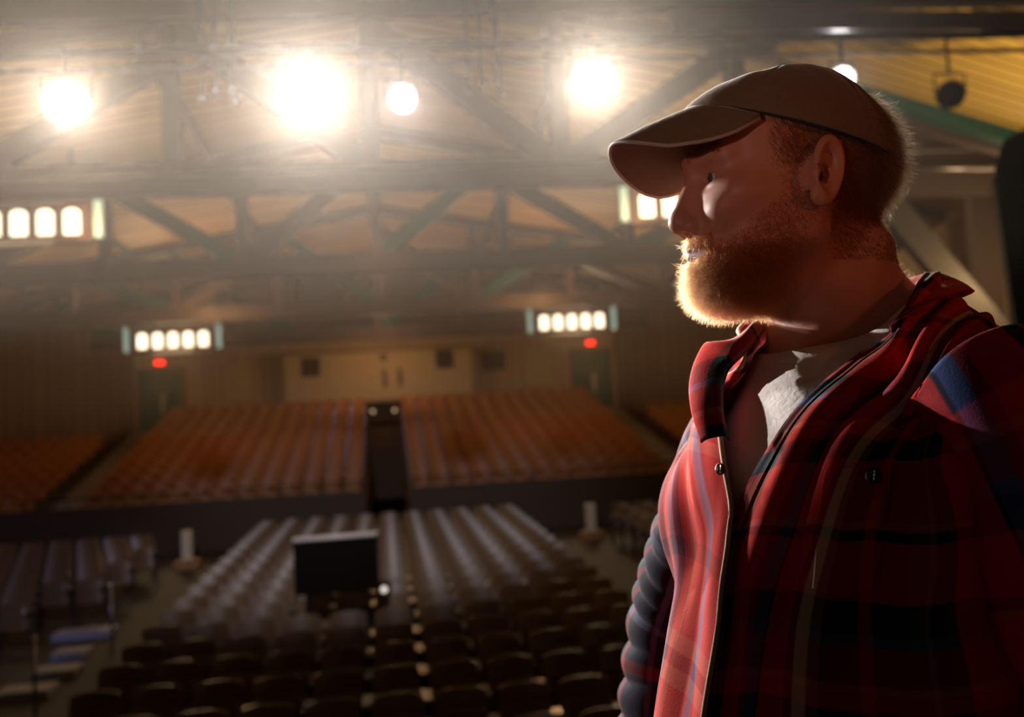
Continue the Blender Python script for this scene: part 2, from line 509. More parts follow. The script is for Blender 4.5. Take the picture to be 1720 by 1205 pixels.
# projection booth standing out of the back wall
XB0, XB1 = atY(478, 640, 35.6).x, atY(795, 640, 35.6).x
zb0, zb1 = atY(640, 672, 35.6).z, atY(640, 590, 35.6).z
bt = MB().box(((XB0 + XB1) / 2, 36.0, (zb0 + zb1) / 2), (XB1 - XB0, 0.8, zb1 - zb0)).build('projection_booth', M['panel'])
tag(bt, 'pale projection booth standing out of the middle of the back wall', 'projection booth')
for (x0, x1, y0, y1) in ((505, 538, 602, 632), (731, 762, 588, 618), (642, 650, 622, 650), (668, 676, 620, 648), (638, 650, 595, 606)):
    a = atY(x0, y0, 35.58); b = atY(x1, y1, 35.58)
    o = MB().box(((a.x + b.x) / 2, 35.59, (a.z + b.z) / 2), (abs(b.x - a.x), 0.03, abs(a.z - b.z))).build('window', M['black'], bt)
    o.matrix_parent_inverse = Matrix()
s = MB()
s.box(((XB0 + XB1) / 2, 35.55, zb0 - .04), (XB1 - XB0 + .1, 0.12, 0.1)); s.box(((XB0 + XB1) / 2, 35.55, zb1 + .03), (XB1 - XB0 + .1, 0.12, 0.1))
s.build('ledge', M['frame'], bt)
for (x0, x1, y0, y1, nm) in ((372, 418, 608, 672, 'left'), (882, 930, 588, 644, 'right')):
    a = atY(x0, y0, BACK - .05); b = atY(x1, y1, BACK - .05)
    tag(MB().box(((a.x + b.x) / 2, BACK - .03, (a.z + b.z) / 2), (b.x - a.x, 0.05, a.z - b.z)).build('wall_panel', M['panel'], bevel=0.01),
        'pale rectangular panel on the back wall %s of the booth' % nm, 'wall panel', 'pale panels on the back wall')
a = atY(808, 592, BACK - .05); b = atY(848, 620, BACK - .05)
tag(MB().box(((a.x + b.x) / 2, BACK - .04, (a.z + b.z) / 2), (b.x - a.x, 0.06, a.z - b.z)).build('wall_vent', M['black'], bevel=0.01),
    'small dark square opening on the back wall right of the booth', 'vent')
# tan lower skirting of the wall behind the top row
struct('baseboard_back', MB().box((0, BACK - .03, ZB(12) + .35), (2 * 7.0, 0.06, 0.7)), M['riser'])

# ------------------------------------------------------------------ roof trusses
CH = CAM.z + 3.9
def truss(Y, teal=False, th=0.44):
    t = empty('roof_truss', (0, Y, CH), 0)
    MB().box((0, 0, 0), (2 * HALF - .3, 0.28, th)).build('bottom_chord', M['truss'], t, 0.01)
    top = lambda x: RZ(x) - CH - .12
    for sg in (-1, 1):
        MB().bar((0, 0, top(0)), (sg * (HALF - .4), 0, top(HALF - .4)), 0.24, 0.26).build('top_chord', M['truss'], t)
    xs = [-11.2, -8.4, -5.6, -2.8, 0, 2.8, 5.6, 8.4, 11.2]
    for x in xs:
        MB().bar((x, 0, .1), (x, 0, top(x)), 0.24, 0.34).build('post', M['truss_purple'], t)
    for i in range(len(xs) - 1):
        a, b = xs[i], xs[i + 1]
        if i < 4: p, q = (a, 0, top(a) - .1), (b, 0, .1)
        else: p, q = (a, 0, .1), (b, 0, top(b) - .1)
        if (i + int(Y)) % 2: MB().bar(p, q, 0.2, 0.34).build('brace', M['truss_teal'] if teal or i % 3 == 0 else M['truss'], t)
        else: MB().bar((p[0], 0, q[2]), (q[0], 0, p[2]), 0.2, 0.34).build('brace', M['truss'], t)
    return t
TR = [(14.4, 'second'), (21.5, 'third'), (28.6, 'fourth'), (35.2, 'fifth and last')]
for Y, nm in TR:
    tag(truss(Y, teal=(Y > 20)), 'dark timber roof truss spanning the hall, %s from the stage' % nm, 'roof truss', 'roof trusses')
# purlins under the roof boards
for X in (-10.2, -6.8, -3.4, 0, 3.4, 6.8, 10.2):
    side = 'over the middle' if X == 0 else '%s step %s of the ridge' % (ORD[int(abs(X) / 3.4 + .1) - 1], 'left' if X < 0 else 'right')
    tag(MB().box((X, 19.2, RZ(X) - .08), (0.16, 34, 0.16)).build('roof_purlin', M['truss_teal'] if abs(X) > 5 else M['truss']), 'long beam under the roof boards, %s' % side, 'purlin', 'purlins under the roof')

# near border beam and the rigging pipes above the stage
def span(x0, y0, x1, y1, Y):
    a = atY(x0, y0, Y); b = atY(x1, y1, Y)
    d = (b - a) * 0.04
    return a - d, b + d
a, b = span(0, 22, 1720, -10, 8.6)
a, b = a - (b - a) * 0.22, b + (b - a) * 0.06
tag(MB().bar(a + Vector((0, 0, .5)), b + Vector((0, 0, .5)), 0.14, 1.2).build('border_beam', mat('brown_border', (0.10, 0.055, 0.035), 0.8)), 'broad brown border beam along the top over the stage', 'beam')
a, b = span(1150, 36, 1720, 36, 7.2)
tag(MB().bar(a, b, 0.06, 0.15).build('grey_rail', M['pipe']), 'pale grey rail at the top right over the black lighting bar', 'rail')
a, b = span(0, 92, 1720, 55, 8.0)
bar = MB().tube([a, b], 0.045, 12).build('lighting_bar', M['black'], smooth=True)
tag(bar, 'thick black lighting bar with small round clamps, across the top', 'lighting bar')
BAR_SLOPE = (b.z - a.z) / (b.x - a.x)
for k in range(17):
    p = a.lerp(b, 0.03 + k * 0.06)
    MB().ball(p + Vector((0, -0.05, 0.0)), 0.028, 10).build('clamp', M['cap_metal'], bar, smooth=True)
for (q, nm) in (((0, 121, 1720, 84, 8.6), 'thin pale pipe just below the black lighting bar'), ((0, 304, 1720, 248, 12.6), 'thin pale pipe running in front of the second roof truss'), ((1500, 286, 1720, 282, 11.0), 'short pale pipe at the right behind the cap')):
    a, b = span(*q)
    tag(MB().tube([a, b], 0.022, 8).build('steel_pipe', M['pipe'], smooth=True), nm, 'pipe')
for (x, y, Y, nm) in ((390, 165, 8.3, 'left of the big lamp'), (835, 150, 8.3, 'between the small and the right-hand lamp')):
    t = empty('clamp_cluster', atY(x, y, Y), 0, 'cluster of small round-headed clamps hanging %s' % nm, 'clamps')
    for k, (dx, dz) in enumerate(((-.24, .0), (-.13, .06), (0, .07), (.03, -.03))):
        h = MB().tube([(dx, 0, dz), (dx, 0, RZ(atY(x, y, Y).x) - atY(x, y, Y).z)], 0.012, 6).build('hanger', M['black'], t)
        MB().ball((dx, 0, dz), 0.034, 10).build('knob', M['cap_metal'], h, smooth=True)
# dark lamp body against the boards, upper right
LAMP_LIT = 0
def can(name, loc, tgt, r, L, label, lit=0.0, col=(1, .95, .88), power=0, spot=60, hang=0.0, group=None):
    if lit: hang = (atY(860, 73, 8.0).z + (loc[0] - atY(860, 73, 8.0).x) * BAR_SLOPE) - loc[2] - .045
    t = empty(name, loc, 0, label, 'stage light', group)
    d = (Vector(tgt) - Vector(loc)).normalized()
    q = d.to_track_quat('Z', 'Y').to_matrix()
    T = lambda x, y, z: q @ Vector((x, y, z))
    MB().tube([T(0, 0, -L), T(0, 0, -L * .8), T(0, 0, -.02), T(0, 0, 0.06)], [r * .55, r * .9, r * 1.0, r * 1.08], 20, cap=False).tube([T(0, 0, -L * 1.01), T(0, 0, -L * .96)], r * .6, 16).build('housing', M['black'], t, smooth=True)
    MB().tube([T(0, 0, -0.015), T(0, 0, 0.0)], r * .93, 24).build('lens', glow('lamp_glow', col, lit) if lit else M['black'], t)
    s = MB()
    s.tube([(-r * 1.25, 0, 0), (-r * 1.25, 0, r * 1.6), (r * 1.25, 0, r * 1.6), (r * 1.25, 0, 0)], 0.014, 6)
    s.tube([(0, 0, r * 1.6), (0, 0, max(hang, r * 1.6 + .1))], 0.02, 6)
    s.build('yoke', M['black'], t)
    if power:
        lamp(name + '_beam', 'SPOT', Vector(loc) + d * 0.07, power, col, tgt, r * .5, spot, 0.7, t)
    return t
TG = (0.2, 0.6, 1.6)
can('stage_light', atY(515, 160, 8.0), TG, 0.16, 0.34, 'largest and brightest stage light, hanging left of centre', 60, (1.0, 0.93, 0.82), 3000, 55, group='lit stage lights')
can('stage_light', atY(110, 172, 8.0), TG, 0.15, 0.34, 'bright stage light at the far left of the lighting bar', 50, (1.0, 0.9, 0.76), 1700, 60, group='lit stage lights')
can('stage_light', atY(675, 166, 8.0), TG, 0.10, 0.26, 'smallest bright stage light, just right of the brightest one', 50, (1.0, 0.95, 0.95), 520, 55, group='lit stage lights')
can('stage_light', atY(997, 137, 8.0), TG, 0.15, 0.34, 'bright stage light above the peak of the cap brim', 50, (1.0, 0.92, 0.8), 2100, 55, group='lit stage lights')
can('stage_light', atY(1416, 132, 8.0), TG, 0.09, 0.26, 'small stage light half hidden behind the crown of the cap', 50, (1.0, 0.95, 0.9), 90, 55, group='lit stage lights')

# ------------------------------------------------------------------ lanterns of five lit arches
def lantern(px, py, Y, label):
    c = atY(px, py, Y)
    t = empty('five_light_lantern', c, 0, label, 'lantern', 'five-light lanterns')
    pw, hh = 0.455, 0.52
    s = MB(); s.box((0, 0.16, 0.0), (5 * pw + .3, 0.1, hh + .25)); s.box((0, 0.02, hh / 2 + .13), (5 * pw + .3, 0.34, 0.08)); s.box((0, 0.02, -hh / 2 - .1), (5 * pw + .3, 0.34, 0.06))
    s.build('housing', M['frame_red'], t)
    for k in range(5):
        x = (k - 2) * pw
        n = 8; w2 = 0.14
        prof = [(x - w2, -hh / 2 + .03), (x + w2, -hh / 2 + .03)] + [(x + w2 * math.cos(math.pi * j / n), hh / 2 - w2 * .6 - .02 + w2 * .55 * math.sin(math.pi * j / n)) for j in range(n + 1)]
        s = MB(); s.prism(prof, 0.02, 0.06); s.build('lit_pane', M['pane_lit'], t)
    for k in range(6):
        s = MB(); s.box(((k - 2.5) * pw, 0.05, 0), (0.09, 0.14, hh + .1)); s.build('mullion', M['frame_red'], t)
    for sg in (-1, 1):
        s = MB(); s.box((sg * (2.5 * pw + .24), 0.02, 0.06), (0.14, 0.1, 0.74)); s.build('end_panel', M['pane_teal'], t)
    for sg in (-1, 1):
        MB().tube([(sg * .9, 0.1, hh / 2 + .1), (sg * .9, 0.1, RZ(abs(c.x) + .9) - c.z - .02)], 0.02, 6).build('hanger', M['black'], t)
    lamp('lantern_light', 'AREA', c + Vector((0, -0.15, -0.1)), 30 if Y < 25 else 80, (1.0, 0.7, 0.4), c + Vector((0, -1.0, -0.5)), 1.2, parent=t)
M['frame_red'] = mat('lantern_frame', (0.10, 0.045, 0.035), 0.6)
M['pane_lit'] = glow('lantern_glass', (1.0, 0.84, 0.58), 2.6)
M['pane_teal'] = mat('pale_teal_glass', (0.35, 0.5, 0.46), 0.3, emit=(0.5, 0.8, 0.7), es=0.35)
lantern(30, 374, 18.5, 'large five-light lantern at the left edge, nearer the stage')
lantern(1164, 342, 18.5, 'large five-light lantern partly behind the cap brim and nose')
lantern(290, 571, 31.5, 'small distant five-light lantern above the left green door')
lantern(961, 540, 31.5, 'small distant five-light lantern above the right green door')

# ------------------------------------------------------------------ aisle furniture
for (x, nm) in ((-4.25, 'left'), (4.45, 'right')):
    Y = 22.0
    t = empty('aisle_post', (x, Y, ZF(Y)), 0, 'white aisle post standing at the back of the %s floor aisle' % nm, 'post', 'white aisle posts')
    MB().box((0, 0, 0.5), (0.2, 0.2, 0.62)).build('post', mat('white_post', (0.75, 0.72, 0.68), 0.5), t, 0.015)
    MB().box((0, 0, 0.1), (0.5, 0.4, 0.2)).build('foot', mat('tan_foot', (0.4, 0.22, 0.1), 0.6), t, 0.01)

# big dark screen on a stand among the seats
a = atY(492, 911, 12.5); b = atY(634, 900, 12.5); c = atY(642, 990, 12.5)
t = empty('dark_screen', ((a.x + b.x) / 2, 12.5, ZF(12.5)), 0, 'wide dark screen with a shiny top edge standing among the centre seats', 'screen')
L2 = (b.x - a.x) / 2; zt = (a.z + b.z) / 2 - ZF(12.5); zb = c.z - ZF(12.5)
MB().box((0, 0, (zt + zb) / 2), (2 * L2, 0.06, zt - zb)).build('panel', M['dark'], t, 0.008)
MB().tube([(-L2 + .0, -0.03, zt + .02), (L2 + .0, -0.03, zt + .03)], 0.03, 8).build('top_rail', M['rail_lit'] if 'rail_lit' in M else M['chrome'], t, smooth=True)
MB().ball((L2, -0.05, zt + .03), 0.035, 10).build('rail_knob', M['chrome'], t, smooth=True)
MB().ball((L2 + .05, -0.05, zb), 0.04, 10).build('corner_lamp', glow('corner_lamp', (1, .95, .85), 0.8), t, smooth=True)
for sg in (-1, 1):
    MB().tube([(sg * (L2 - .15), 0.02, 0), (sg * (L2 - .15), 0.02, zb + .1)], 0.03, 8).build('leg', M['black'], t)
    MB().box((sg * (L2 - .15), 0, 0.015), (0.06, 0.5, 0.03)).build('foot', M['black'], t)

# stepped side aisle at lower left with hand rail posts
bl = mat('blue_lit_tread', (0.33, 0.34, 0.42), 0.5)  # bluish stage light put into the tread colour
def on_floor(px, py, lift=0.0):
    d = ray(px, py); t = (ZF(0) + lift - CAM.z) / (d.z - 0.036 * d.y)
    return CAM + d * t
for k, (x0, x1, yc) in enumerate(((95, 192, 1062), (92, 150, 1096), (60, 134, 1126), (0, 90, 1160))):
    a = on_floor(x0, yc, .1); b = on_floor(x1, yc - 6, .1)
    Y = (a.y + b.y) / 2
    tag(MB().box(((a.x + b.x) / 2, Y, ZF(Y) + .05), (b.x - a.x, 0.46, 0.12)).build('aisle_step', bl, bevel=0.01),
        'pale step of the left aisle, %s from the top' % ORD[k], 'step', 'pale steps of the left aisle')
for (x, y0, y1, Y, nm) in ((186, 985, 1062, 14.6, 'upper'), (57, 1075, 1150, 11.8, 'lower')):
    a = atY(x, y0, Y)
    t = empty('rail_post', (a.x, Y, ZF(Y)), 0, 'thin pale rail post by the left aisle steps, the %s one' % nm, 'rail post', 'rail posts by the left aisle')
    MB().tube([(0, 0, 0), (0, 0, a.z - ZF(Y))], 0.02, 8).build('post', M['pipe'], t, smooth=True)
    MB().ball((0, 0, a.z - ZF(Y)), 0.035, 8).build('knob', M['cap_metal'], t, smooth=True)

# ------------------------------------------------------------------ right-hand side of the hall: boards, braces, post
a = atY(1500, 340, 17.5); b = atY(1650, 520, 17.5)
p0 = atY(1448, 420, 17.0); p1 = atY(1652, 335, 17.0); p2 = atY(1662, 620, 17.0)
t = tag(MB().prism([(p0.x - .3, p0.z - .6), (p1.x, p1.z), (p1.x + .3, ZF(17)), (p0.x - .6, ZF(17))][::-1], 17.0, 17.15).build('boarded_bay', M['wall']), 'boarded tan bay at the right, behind the man\'s neck', 'wall panel')
def strut(name, x0, y0, x1, y1, Y, wd, m, label, cat='brace', dep=0.2):
    a = atY(x0, y0, Y); b = atY(x1, y1, Y)
    return tag(MB().bar(a, b, dep, wd).build(name, m), label, cat)
strut('knee_brace', 1480, 330, 1740, 640, 14.0, 0.42, mat('grey_brace', (0.07, 0.058, 0.055), 0.6), 'broad grey diagonal brace behind the neck at the right')
a = atY(1662, 205, 9.0) + Vector((.33, 0, 0))
tag(MB().prism([(a.x, ZF(9)), (a.x + 1.2, ZF(9)), (a.x + 1.2, a.z + .1), (a.x + .5, a.z + .12), (a.x + .12, a.z - .05), (a.x, a.z - .35)], 9.0, 9.5).build('black_tower', M['dark'], bevel=0.04), 'tall black tower filling the extreme right edge of the hall', 'tower')
strut('dark_post', 1648, 330, 1690, 985, 15.5, 0.5, M['truss'], 'dark upright post beside the tan boarded bay', 'post')
a = atY(1290, 102, 12.0) - Vector((0, .14, 0)); b = atY(1760, 243, 12.0) - Vector((0, .14, 0))
M['soffit'] = plank_mat('yellow_soffit_boards', (0.72, 0.50, 0.10), (0.62, 0.42, 0.08), (0.10, 0.07, 0.02), 0.17, 1)
s = MB(); d3 = Vector((0, -1.9, 0.25)); u3 = Vector((0, 0, 0.06))
s.add([a, b, b + d3, a + d3, a + u3, b + u3, b + d3 + u3, a + d3 + u3], [(0, 1, 2, 3), (7, 6, 5, 4), (0, 4, 5, 1), (1, 5, 6, 2), (2, 6, 7, 3), (3, 7, 4, 0)])
ZS = a.z + (atY(1597, 158, 10.4).x - a.x) * (b.z - a.z) / (b.x - a.x) + (a.y - 10.4) / 1.9 * 0.25
can('dark_stage_light', atY(1597, 158, 10.4), (0, 2, 0), 0.15, 0.26, hang=ZS - .02 - atY(1597, 158, 10.4).z, label= 'unlit black stage light hanging before the yellow boards, upper right')
tag(s.build('yellow_soffit', M['soffit']), 'yellow boarded soffit above the teal sloping beam, upper right', 'soffit')
strut('teal_pipe', 1672, 300, 1722, 640, 8.7, 0.07, mat('teal_pipe', (0.01, 0.08, 0.1), 0.4), 'slim dark teal pipe leaning at the right edge', 'pipe', 0.07)
strut('teal_beam', 1310, 110, 1750, 246, 12.0, 0.24, M['truss_teal'], 'teal sloping beam below the yellow boards, upper right', 'beam')
strut('mauve_beam', 1440, 175, 1760, 262, 12.4, 0.3, M['truss_purple'], 'dark mauve sloping beam under the teal one, upper right', 'beam')
strut('crossbeam', 1490, 310, 1740, 306, 14.2, 0.38, M['truss'], 'dark level beam behind the curly hair at the right', 'beam')
# dark curtain leg at the extreme right
s = MB()
c0 = atY(1695, 600, 5.0)
pts = []
for k in range(40):
    x = c0.x + 0.05 * k; pts.append((x, 5.0 + 0.06 * math.sin(k * 1.3)))
vs = [(x, y, 0.0) for x, y in pts] + [(x, y, 4.2) for x, y in pts] + [(x, y + .01, 0.0) for x, y in pts] + [(x, y + .01, 4.2) for x, y in pts]

# ------------------------------------------------------------------ added haze layer, standing in for lens bloom round the lamps
hz = bpy.data.materials.new('glow_haze'); hz.use_nodes = True
N = hz.node_tree.nodes; L = hz.node_tree.links
N.remove(N['Principled BSDF'])
vs_ = N.new('ShaderNodeVolumeScatter'); vs_.inputs['Color'].default_value = (1, 0.89, 0.80, 1)
vs_.inputs['Density'].default_value = HAZE; vs_.inputs['Anisotropy'].default_value = 0.78
L.new(vs_.outputs[0], N['Material Output'].inputs['Volume'])
o = MB().prism([(-13.3, 1.9), (13.3, 1.9), (13.3, RZ(13.3) - .1), (0, RZ(0) - .1), (-13.3, RZ(13.3) - .1)], 2.6, 30.0).build('haze', hz)
tag(o, 'thin added haze layer for the glow around the lights under the roof', 'haze', kind='stuff')
o.visible_shadow = False
# ================================================================== the man
# ---- signed distance helpers (numpy) and surface extraction
def ell(p, c, r):
    q = (p - np.array(c, np.float32)) / np.array(r, np.float32)
    k0 = np.sqrt((q * q).sum(1)); q2 = q / np.array(r, np.float32)
    k1 = np.sqrt((q2 * q2).sum(1)) + 1e-9
    return k0 * (k0 - 1) / k1
def cap(p, a, b, ra, rb=None):
    rb = ra if rb is None else rb
    a = np.array(a, np.float32); b = np.array(b, np.float32)
    ab = b - a; t = np.clip(((p - a) @ ab) / (ab @ ab), 0, 1)
    d = p - a - t[:, None] * ab
    return np.sqrt((d * d).sum(1)) - (ra + (rb - ra) * t)
def smin(a, b, k):
    h = np.clip(0.5 + 0.5 * (b - a) / k, 0, 1)
    return b + (a - b) * h - k * h * (1 - h)
def smax(a, b, k): return -smin(-a, -b, k)
def ssub(a, b, k): return smax(a, -b, k)

def extract(fn, lo, hi, h, margin=0.012):
    "surface nets of fn over a box, evaluated only in blocks near the surface"
    B = 8
    lo = np.array(lo, float); n = np.ceil((np.array(hi) - lo) / h / B).astype(int)
    G = n * B
    bc = np.stack(np.meshgrid(*[(np.arange(k) + .5) * B * h for k in n], indexing='ij'), -1).reshape(-1, 3) + lo
    d = fn(bc.astype(np.float32))
    near = np.abs(d) < B * h * .87 + margin
    V = np.repeat(np.repeat(np.repeat(np.where(d > 0, 1.0, -1.0).reshape(n).astype(np.float32), B, 0), B, 1), B, 2)
    idx = np.argwhere(near.reshape(n))
    off = np.stack(np.meshgrid(*[np.arange(B)] * 3, indexing='ij'), -1).reshape(-1, 3)
    for s0 in range(0, len(idx), 1500):
        ids = (idx[s0:s0 + 1500, None, :] * B + off[None]).reshape(-1, 3)
        P = (ids * h + lo).astype(np.float32)
        V[ids[:, 0], ids[:, 1], ids[:, 2]] = fn(P)
    S = V < 0
    c = np.zeros(tuple(G - 1), np.uint8)
    for i in (0, 1):
        for j in (0, 1):
            for k in (0, 1):
                c += S[i:G[0] - 1 + i, j:G[1] - 1 + j, k:G[2] - 1 + k]
    act = np.argwhere((c > 0) & (c < 8))
    vid = -np.ones(tuple(G - 1), np.int64); vid[act[:, 0], act[:, 1], act[:, 2]] = np.arange(len(act))
    acc = np.zeros((len(act), 3)); cnt = np.zeros(len(act))
    corners = [(i, j, k) for i in (0, 1) for j in (0, 1) for k in (0, 1)]
    for a in corners:
        for ax in range(3):
            if a[ax]: continue
            b = list(a); b[ax] = 1
            va = V[act[:, 0] + a[0], act[:, 1] + a[1], act[:, 2] + a[2]]; vb = V[act[:, 0] + b[0], act[:, 1] + b[1], act[:, 2] + b[2]]
            m = (va < 0) != (vb < 0)
            t = np.where(m, va / np.where(m, va - vb, 1), 0)
            pt = np.array(a, float)[None] + np.zeros((len(act), 3)); pt[:, ax] += t
            acc[m] += pt[m]; cnt[m] += 1
    verts = (act + acc / cnt[:, None]) * h + lo
    quads = []
    for ax in range(3):
        u, v = (ax + 1) % 3, (ax + 2) % 3
        sl0 = [slice(None)] * 3; sl1 = [slice(None)] * 3
        sl0[ax] = slice(0, G[ax] - 1); sl1[ax] = slice(1, G[ax])
        A = S[tuple(sl0)]; Bb = S[tuple(sl1)]
        e = np.argwhere(A != Bb)
        e = e[(e[:, u] > 0) & (e[:, v] > 0) & (e[:, u] < G[u] - 1) & (e[:, v] < G[v] - 1)]
        du = np.zeros(3, int); du[u] = 1; dv = np.zeros(3, int); dv[v] = 1
        q = np.stack([vid[tuple((e - du - dv).T)], vid[tuple((e - dv).T)], vid[tuple(e.T)], vid[tuple((e - du).T)]], 1)
        flip = ~A[tuple(e.T)]
        q[flip] = q[flip][:, ::-1]
        quads.append(q[(q >= 0).all(1)])
    return verts, np.concatenate(quads)

def mesh_np(name, v, f, smooth=True):
    me = bpy.data.meshes.new(name)
    k = f.shape[1]
    me.vertices.add(len(v)); me.vertices.foreach_set('co', np.asarray(v, np.float32).ravel())
    me.loops.add(f.size); me.loops.foreach_set('vertex_index', f.astype(np.int32).ravel())
    me.polygons.add(len(f)); me.polygons.foreach_set('loop_start', np.arange(0, f.size, k, dtype=np.int32))
    me.update(calc_edges=True); me.validate()
    if smooth: me.shade_smooth()
    return me

# ---- frames: body frame B (origin on the stage under him, +Y the way his chest faces, +X his right), head frame inside it
BYAW = R(112)
HW = np.array([0.437, 1.011, 1.674])                     # middle of the head in the hall
Rz = lambda a: np.array([[math.cos(a), -math.sin(a), 0], [math.sin(a), math.cos(a), 0], [0, 0, 1]])
Rx = lambda a: np.array([[1, 0, 0], [0, math.cos(a), -math.sin(a)], [0, math.sin(a), math.cos(a)]])
HB = np.array([0.0, 0.045, 1.674])                       # middle of the head in B
BO = HW - Rz(BYAW) @ HB
HS = 1.04
HM = Rz(R(86.3) - BYAW) @ Rx(R(2.0))
MAN = empty('person', (BO[0], BO[1], 0.0), BYAW, 'bearded man in a cap and a red plaid shirt over a white tee, looking left', 'person')
BOz = BO[2]
def toB(P): return (P - BO) @ Rz(BYAW)                    # hall -> B (rows)
def toW(P): return P @ Rz(BYAW).T + BO
def h2b(P): return (np.asarray(P, float) * HS) @ HM.T + HB
def b2h(P): return ((P - HB) @ HM / HS).astype(np.float32)
CAMB = toB(np.array(CAM))
def rayB(px, py):
    d = np.array(ray(px, py)) @ Rz(BYAW)
    return d / np.linalg.norm(d)

def ear(p):
    # ear frame: u up (leaning back), v forward, w out
    c = np.array([0.079, -0.013, -0.008])
    t = R(12); fl = R(24)
    q = p - c.astype(np.float32)
    w = q[:, 0] * math.cos(fl) - q[:, 1] * math.sin(fl) * 1.0
    v0 = q[:, 1] * math.cos(fl) + q[:, 0] * math.sin(fl)
    u = q[:, 2] * math.cos(t) - v0 * math.sin(t)
    v = v0 * math.cos(t) + q[:, 2] * math.sin(t)
    e = np.stack([u, v, w], 1)
    vw = 0.0155 * (1 + 0.15 * np.clip(u / 0.03, -1, 1))
    plate = ell(e, (0, 0, 0.002), (0.030, 0.0155, 0.0040))
    rr = np.sqrt((u / 0.0295) ** 2 + (v / vw) ** 2) + 1e-6
    ring = np.sqrt(((rr - 1) * 0.019) ** 2 + (w - 0.0080) ** 2) - 0.0040 + np.clip(v - 0.004, 0, 1) * 0.25 * (u < 0.0) 
    d = smin(plate, ring, 0.004)
    rr2 = np.sqrt(((u - 0.004) / 0.019) ** 2 + ((v + 0.001) / 0.0105) ** 2)
    anti = np.sqrt(((rr2 - 1) * 0.012) ** 2 + (w - 0.0070) ** 2) - 0.0024 + np.clip(v, 0, 1) * 0.3
    d = smin(d, anti, 0.004)
    d = ssub(d, ell(e, (-0.004, 0.003, 0.009), (0.0110, 0.0080, 0.0120)), 0.002)
    d = smin(d, ell(e, (-0.006, 0.0125, 0.005), (0.0065, 0.004, 0.005)), 0.003)
    d = smin(d, ell(e, (-0.026, 0.005, 0.004), (0.010, 0.0085, 0.005)), 0.006)
    d = smin(d, ell(e, (-0.002, 0.009, -0.007), (0.019, 0.007, 0.008)), 0.006)
    return d

def head_sdf(p):
    x = p[:, 0]; ax = np.abs(x); q = p.copy(); q[:, 0] = ax
    d = ell(p, (0, -0.014, 0.030), (0.077, 0.097, 0.088))
    d = smin(d, ell(p, (0, 0.026, -0.028), (0.068, 0.068, 0.086)), 0.03)
    d = smin(d, cap(q, (0.060, 0.0, -0.062), (0.022, 0.062, -0.098), 0.022), 0.03)
    d = smin(d, ell(p, (0, 0.074, -0.098), (0.028, 0.021, 0.020)), 0.015)
    d = smin(d, ell(p, (0, 0.030, 0.05), (0.064, 0.062, 0.056)), 0.03)
    d = smin(d, cap(q, (0.006, 0.088, 0.022), (0.046, 0.070, 0.019), 0.0125, 0.010), 0.014)
    d = smin(d, ell(q, (0.046, 0.056, -0.022), (0.026, 0.024, 0.018)), 0.02)
    d = ssub(d, ell(q, (0.032, 0.102, 0.002), (0.019, 0.020, 0.012)), 0.012)
    d = smin(d, ell(q, (0.037, 0.073, -0.036), (0.019, 0.016, 0.016)), 0.012)
    d = smin(d, ell(p, (0, 0.066, -0.068), (0.034, 0.031, 0.030)), 0.014)
    # nose
    d = smin(d, cap(p, (0, 0.078, -0.002), (0, 0.092, -0.040), 0.0135, 0.0165), 0.012)
    d = smin(d, cap(p, (0, 0.090, 0.010), (0, 0.1065, -0.032), 0.0070, 0.0095), 0.010)
    d = smin(d, ell(p, (0, 0.1085, -0.040), (0.0125, 0.0115, 0.0115)), 0.006)
    d = smin(d, ell(q, (0.0130, 0.096, -0.0455), (0.0080, 0.0120, 0.0085)), 0.005)
    d = ssub(d, ell(q, (0.0075, 0.1005, -0.0540), (0.0040, 0.0075, 0.0050)), 0.003)
    # lids, with a narrow slit
    d = smin(d, ell(q, (0.0315, 0.0725, -0.001), (0.0155, 0.0142, 0.0142)), 0.005)
    d = ssub(d, ell(q, (0.0320, 0.0900, -0.0015), (0.0130, 0.0180, 0.0047)), 0.0016)
    # lips
    d = smin(d, cap(q, (0, 0.0985, -0.0675), (0.022, 0.0860, -0.0705), 0.0042, 0.003), 0.005)
    d = smin(d, cap(q, (0, 0.0965, -0.0770), (0.019, 0.0860, -0.0745), 0.0052, 0.003), 0.005)
    d = ssub(d, cap(q, (0, 0.1050, -0.0725), (0.026, 0.0900, -0.0732), 0.0012), 0.0025)
    d = smin(d, ear(q), 0.004)
    return d

def torso(p):
    # the far (right) shoulder is carried lower and closer in
    p = p.copy(); xr = p[:, 0]
    p[:, 2] = p[:, 2] + np.where(xr > 0, 0.26, 0.06) * np.clip(np.abs(xr) - 0.05, 0, 1) + 0.006
    p[:, 0] = np.where(xr > 0, xr * (1 + 0.15 * np.clip(xr / 0.1, 0, 1)), xr)
    q = p.copy(); q[:, 0] = np.abs(p[:, 0])
    d = ell(p, (0, 0.0, 1.26), (0.182, 0.142, 0.24))
    d = smin(d, ell(p, (0, 0.045, 1.05), (0.178, 0.172, 0.21)), 0.09)
    d = smin(d, ell(p, (0, -0.02, 0.92), (0.185, 0.135, 0.15)), 0.06)
    d = smin(d, ell(p, (0, -0.065, 1.38), (0.17, 0.095, 0.15)), 0.06)
    d = smin(d, cap(q, (0.03, -0.06, 1.520), (0.165, -0.035, 1.435), 0.052, 0.050), 0.05)
    d = smin(d, ell(q, (0.172, -0.02, 1.405), (0.068, 0.070, 0.072)), 0.04)
    d = smin(d, ell(q, (0.09, 0.075, 1.34), (0.085, 0.05, 0.07)), 0.04)
    return d
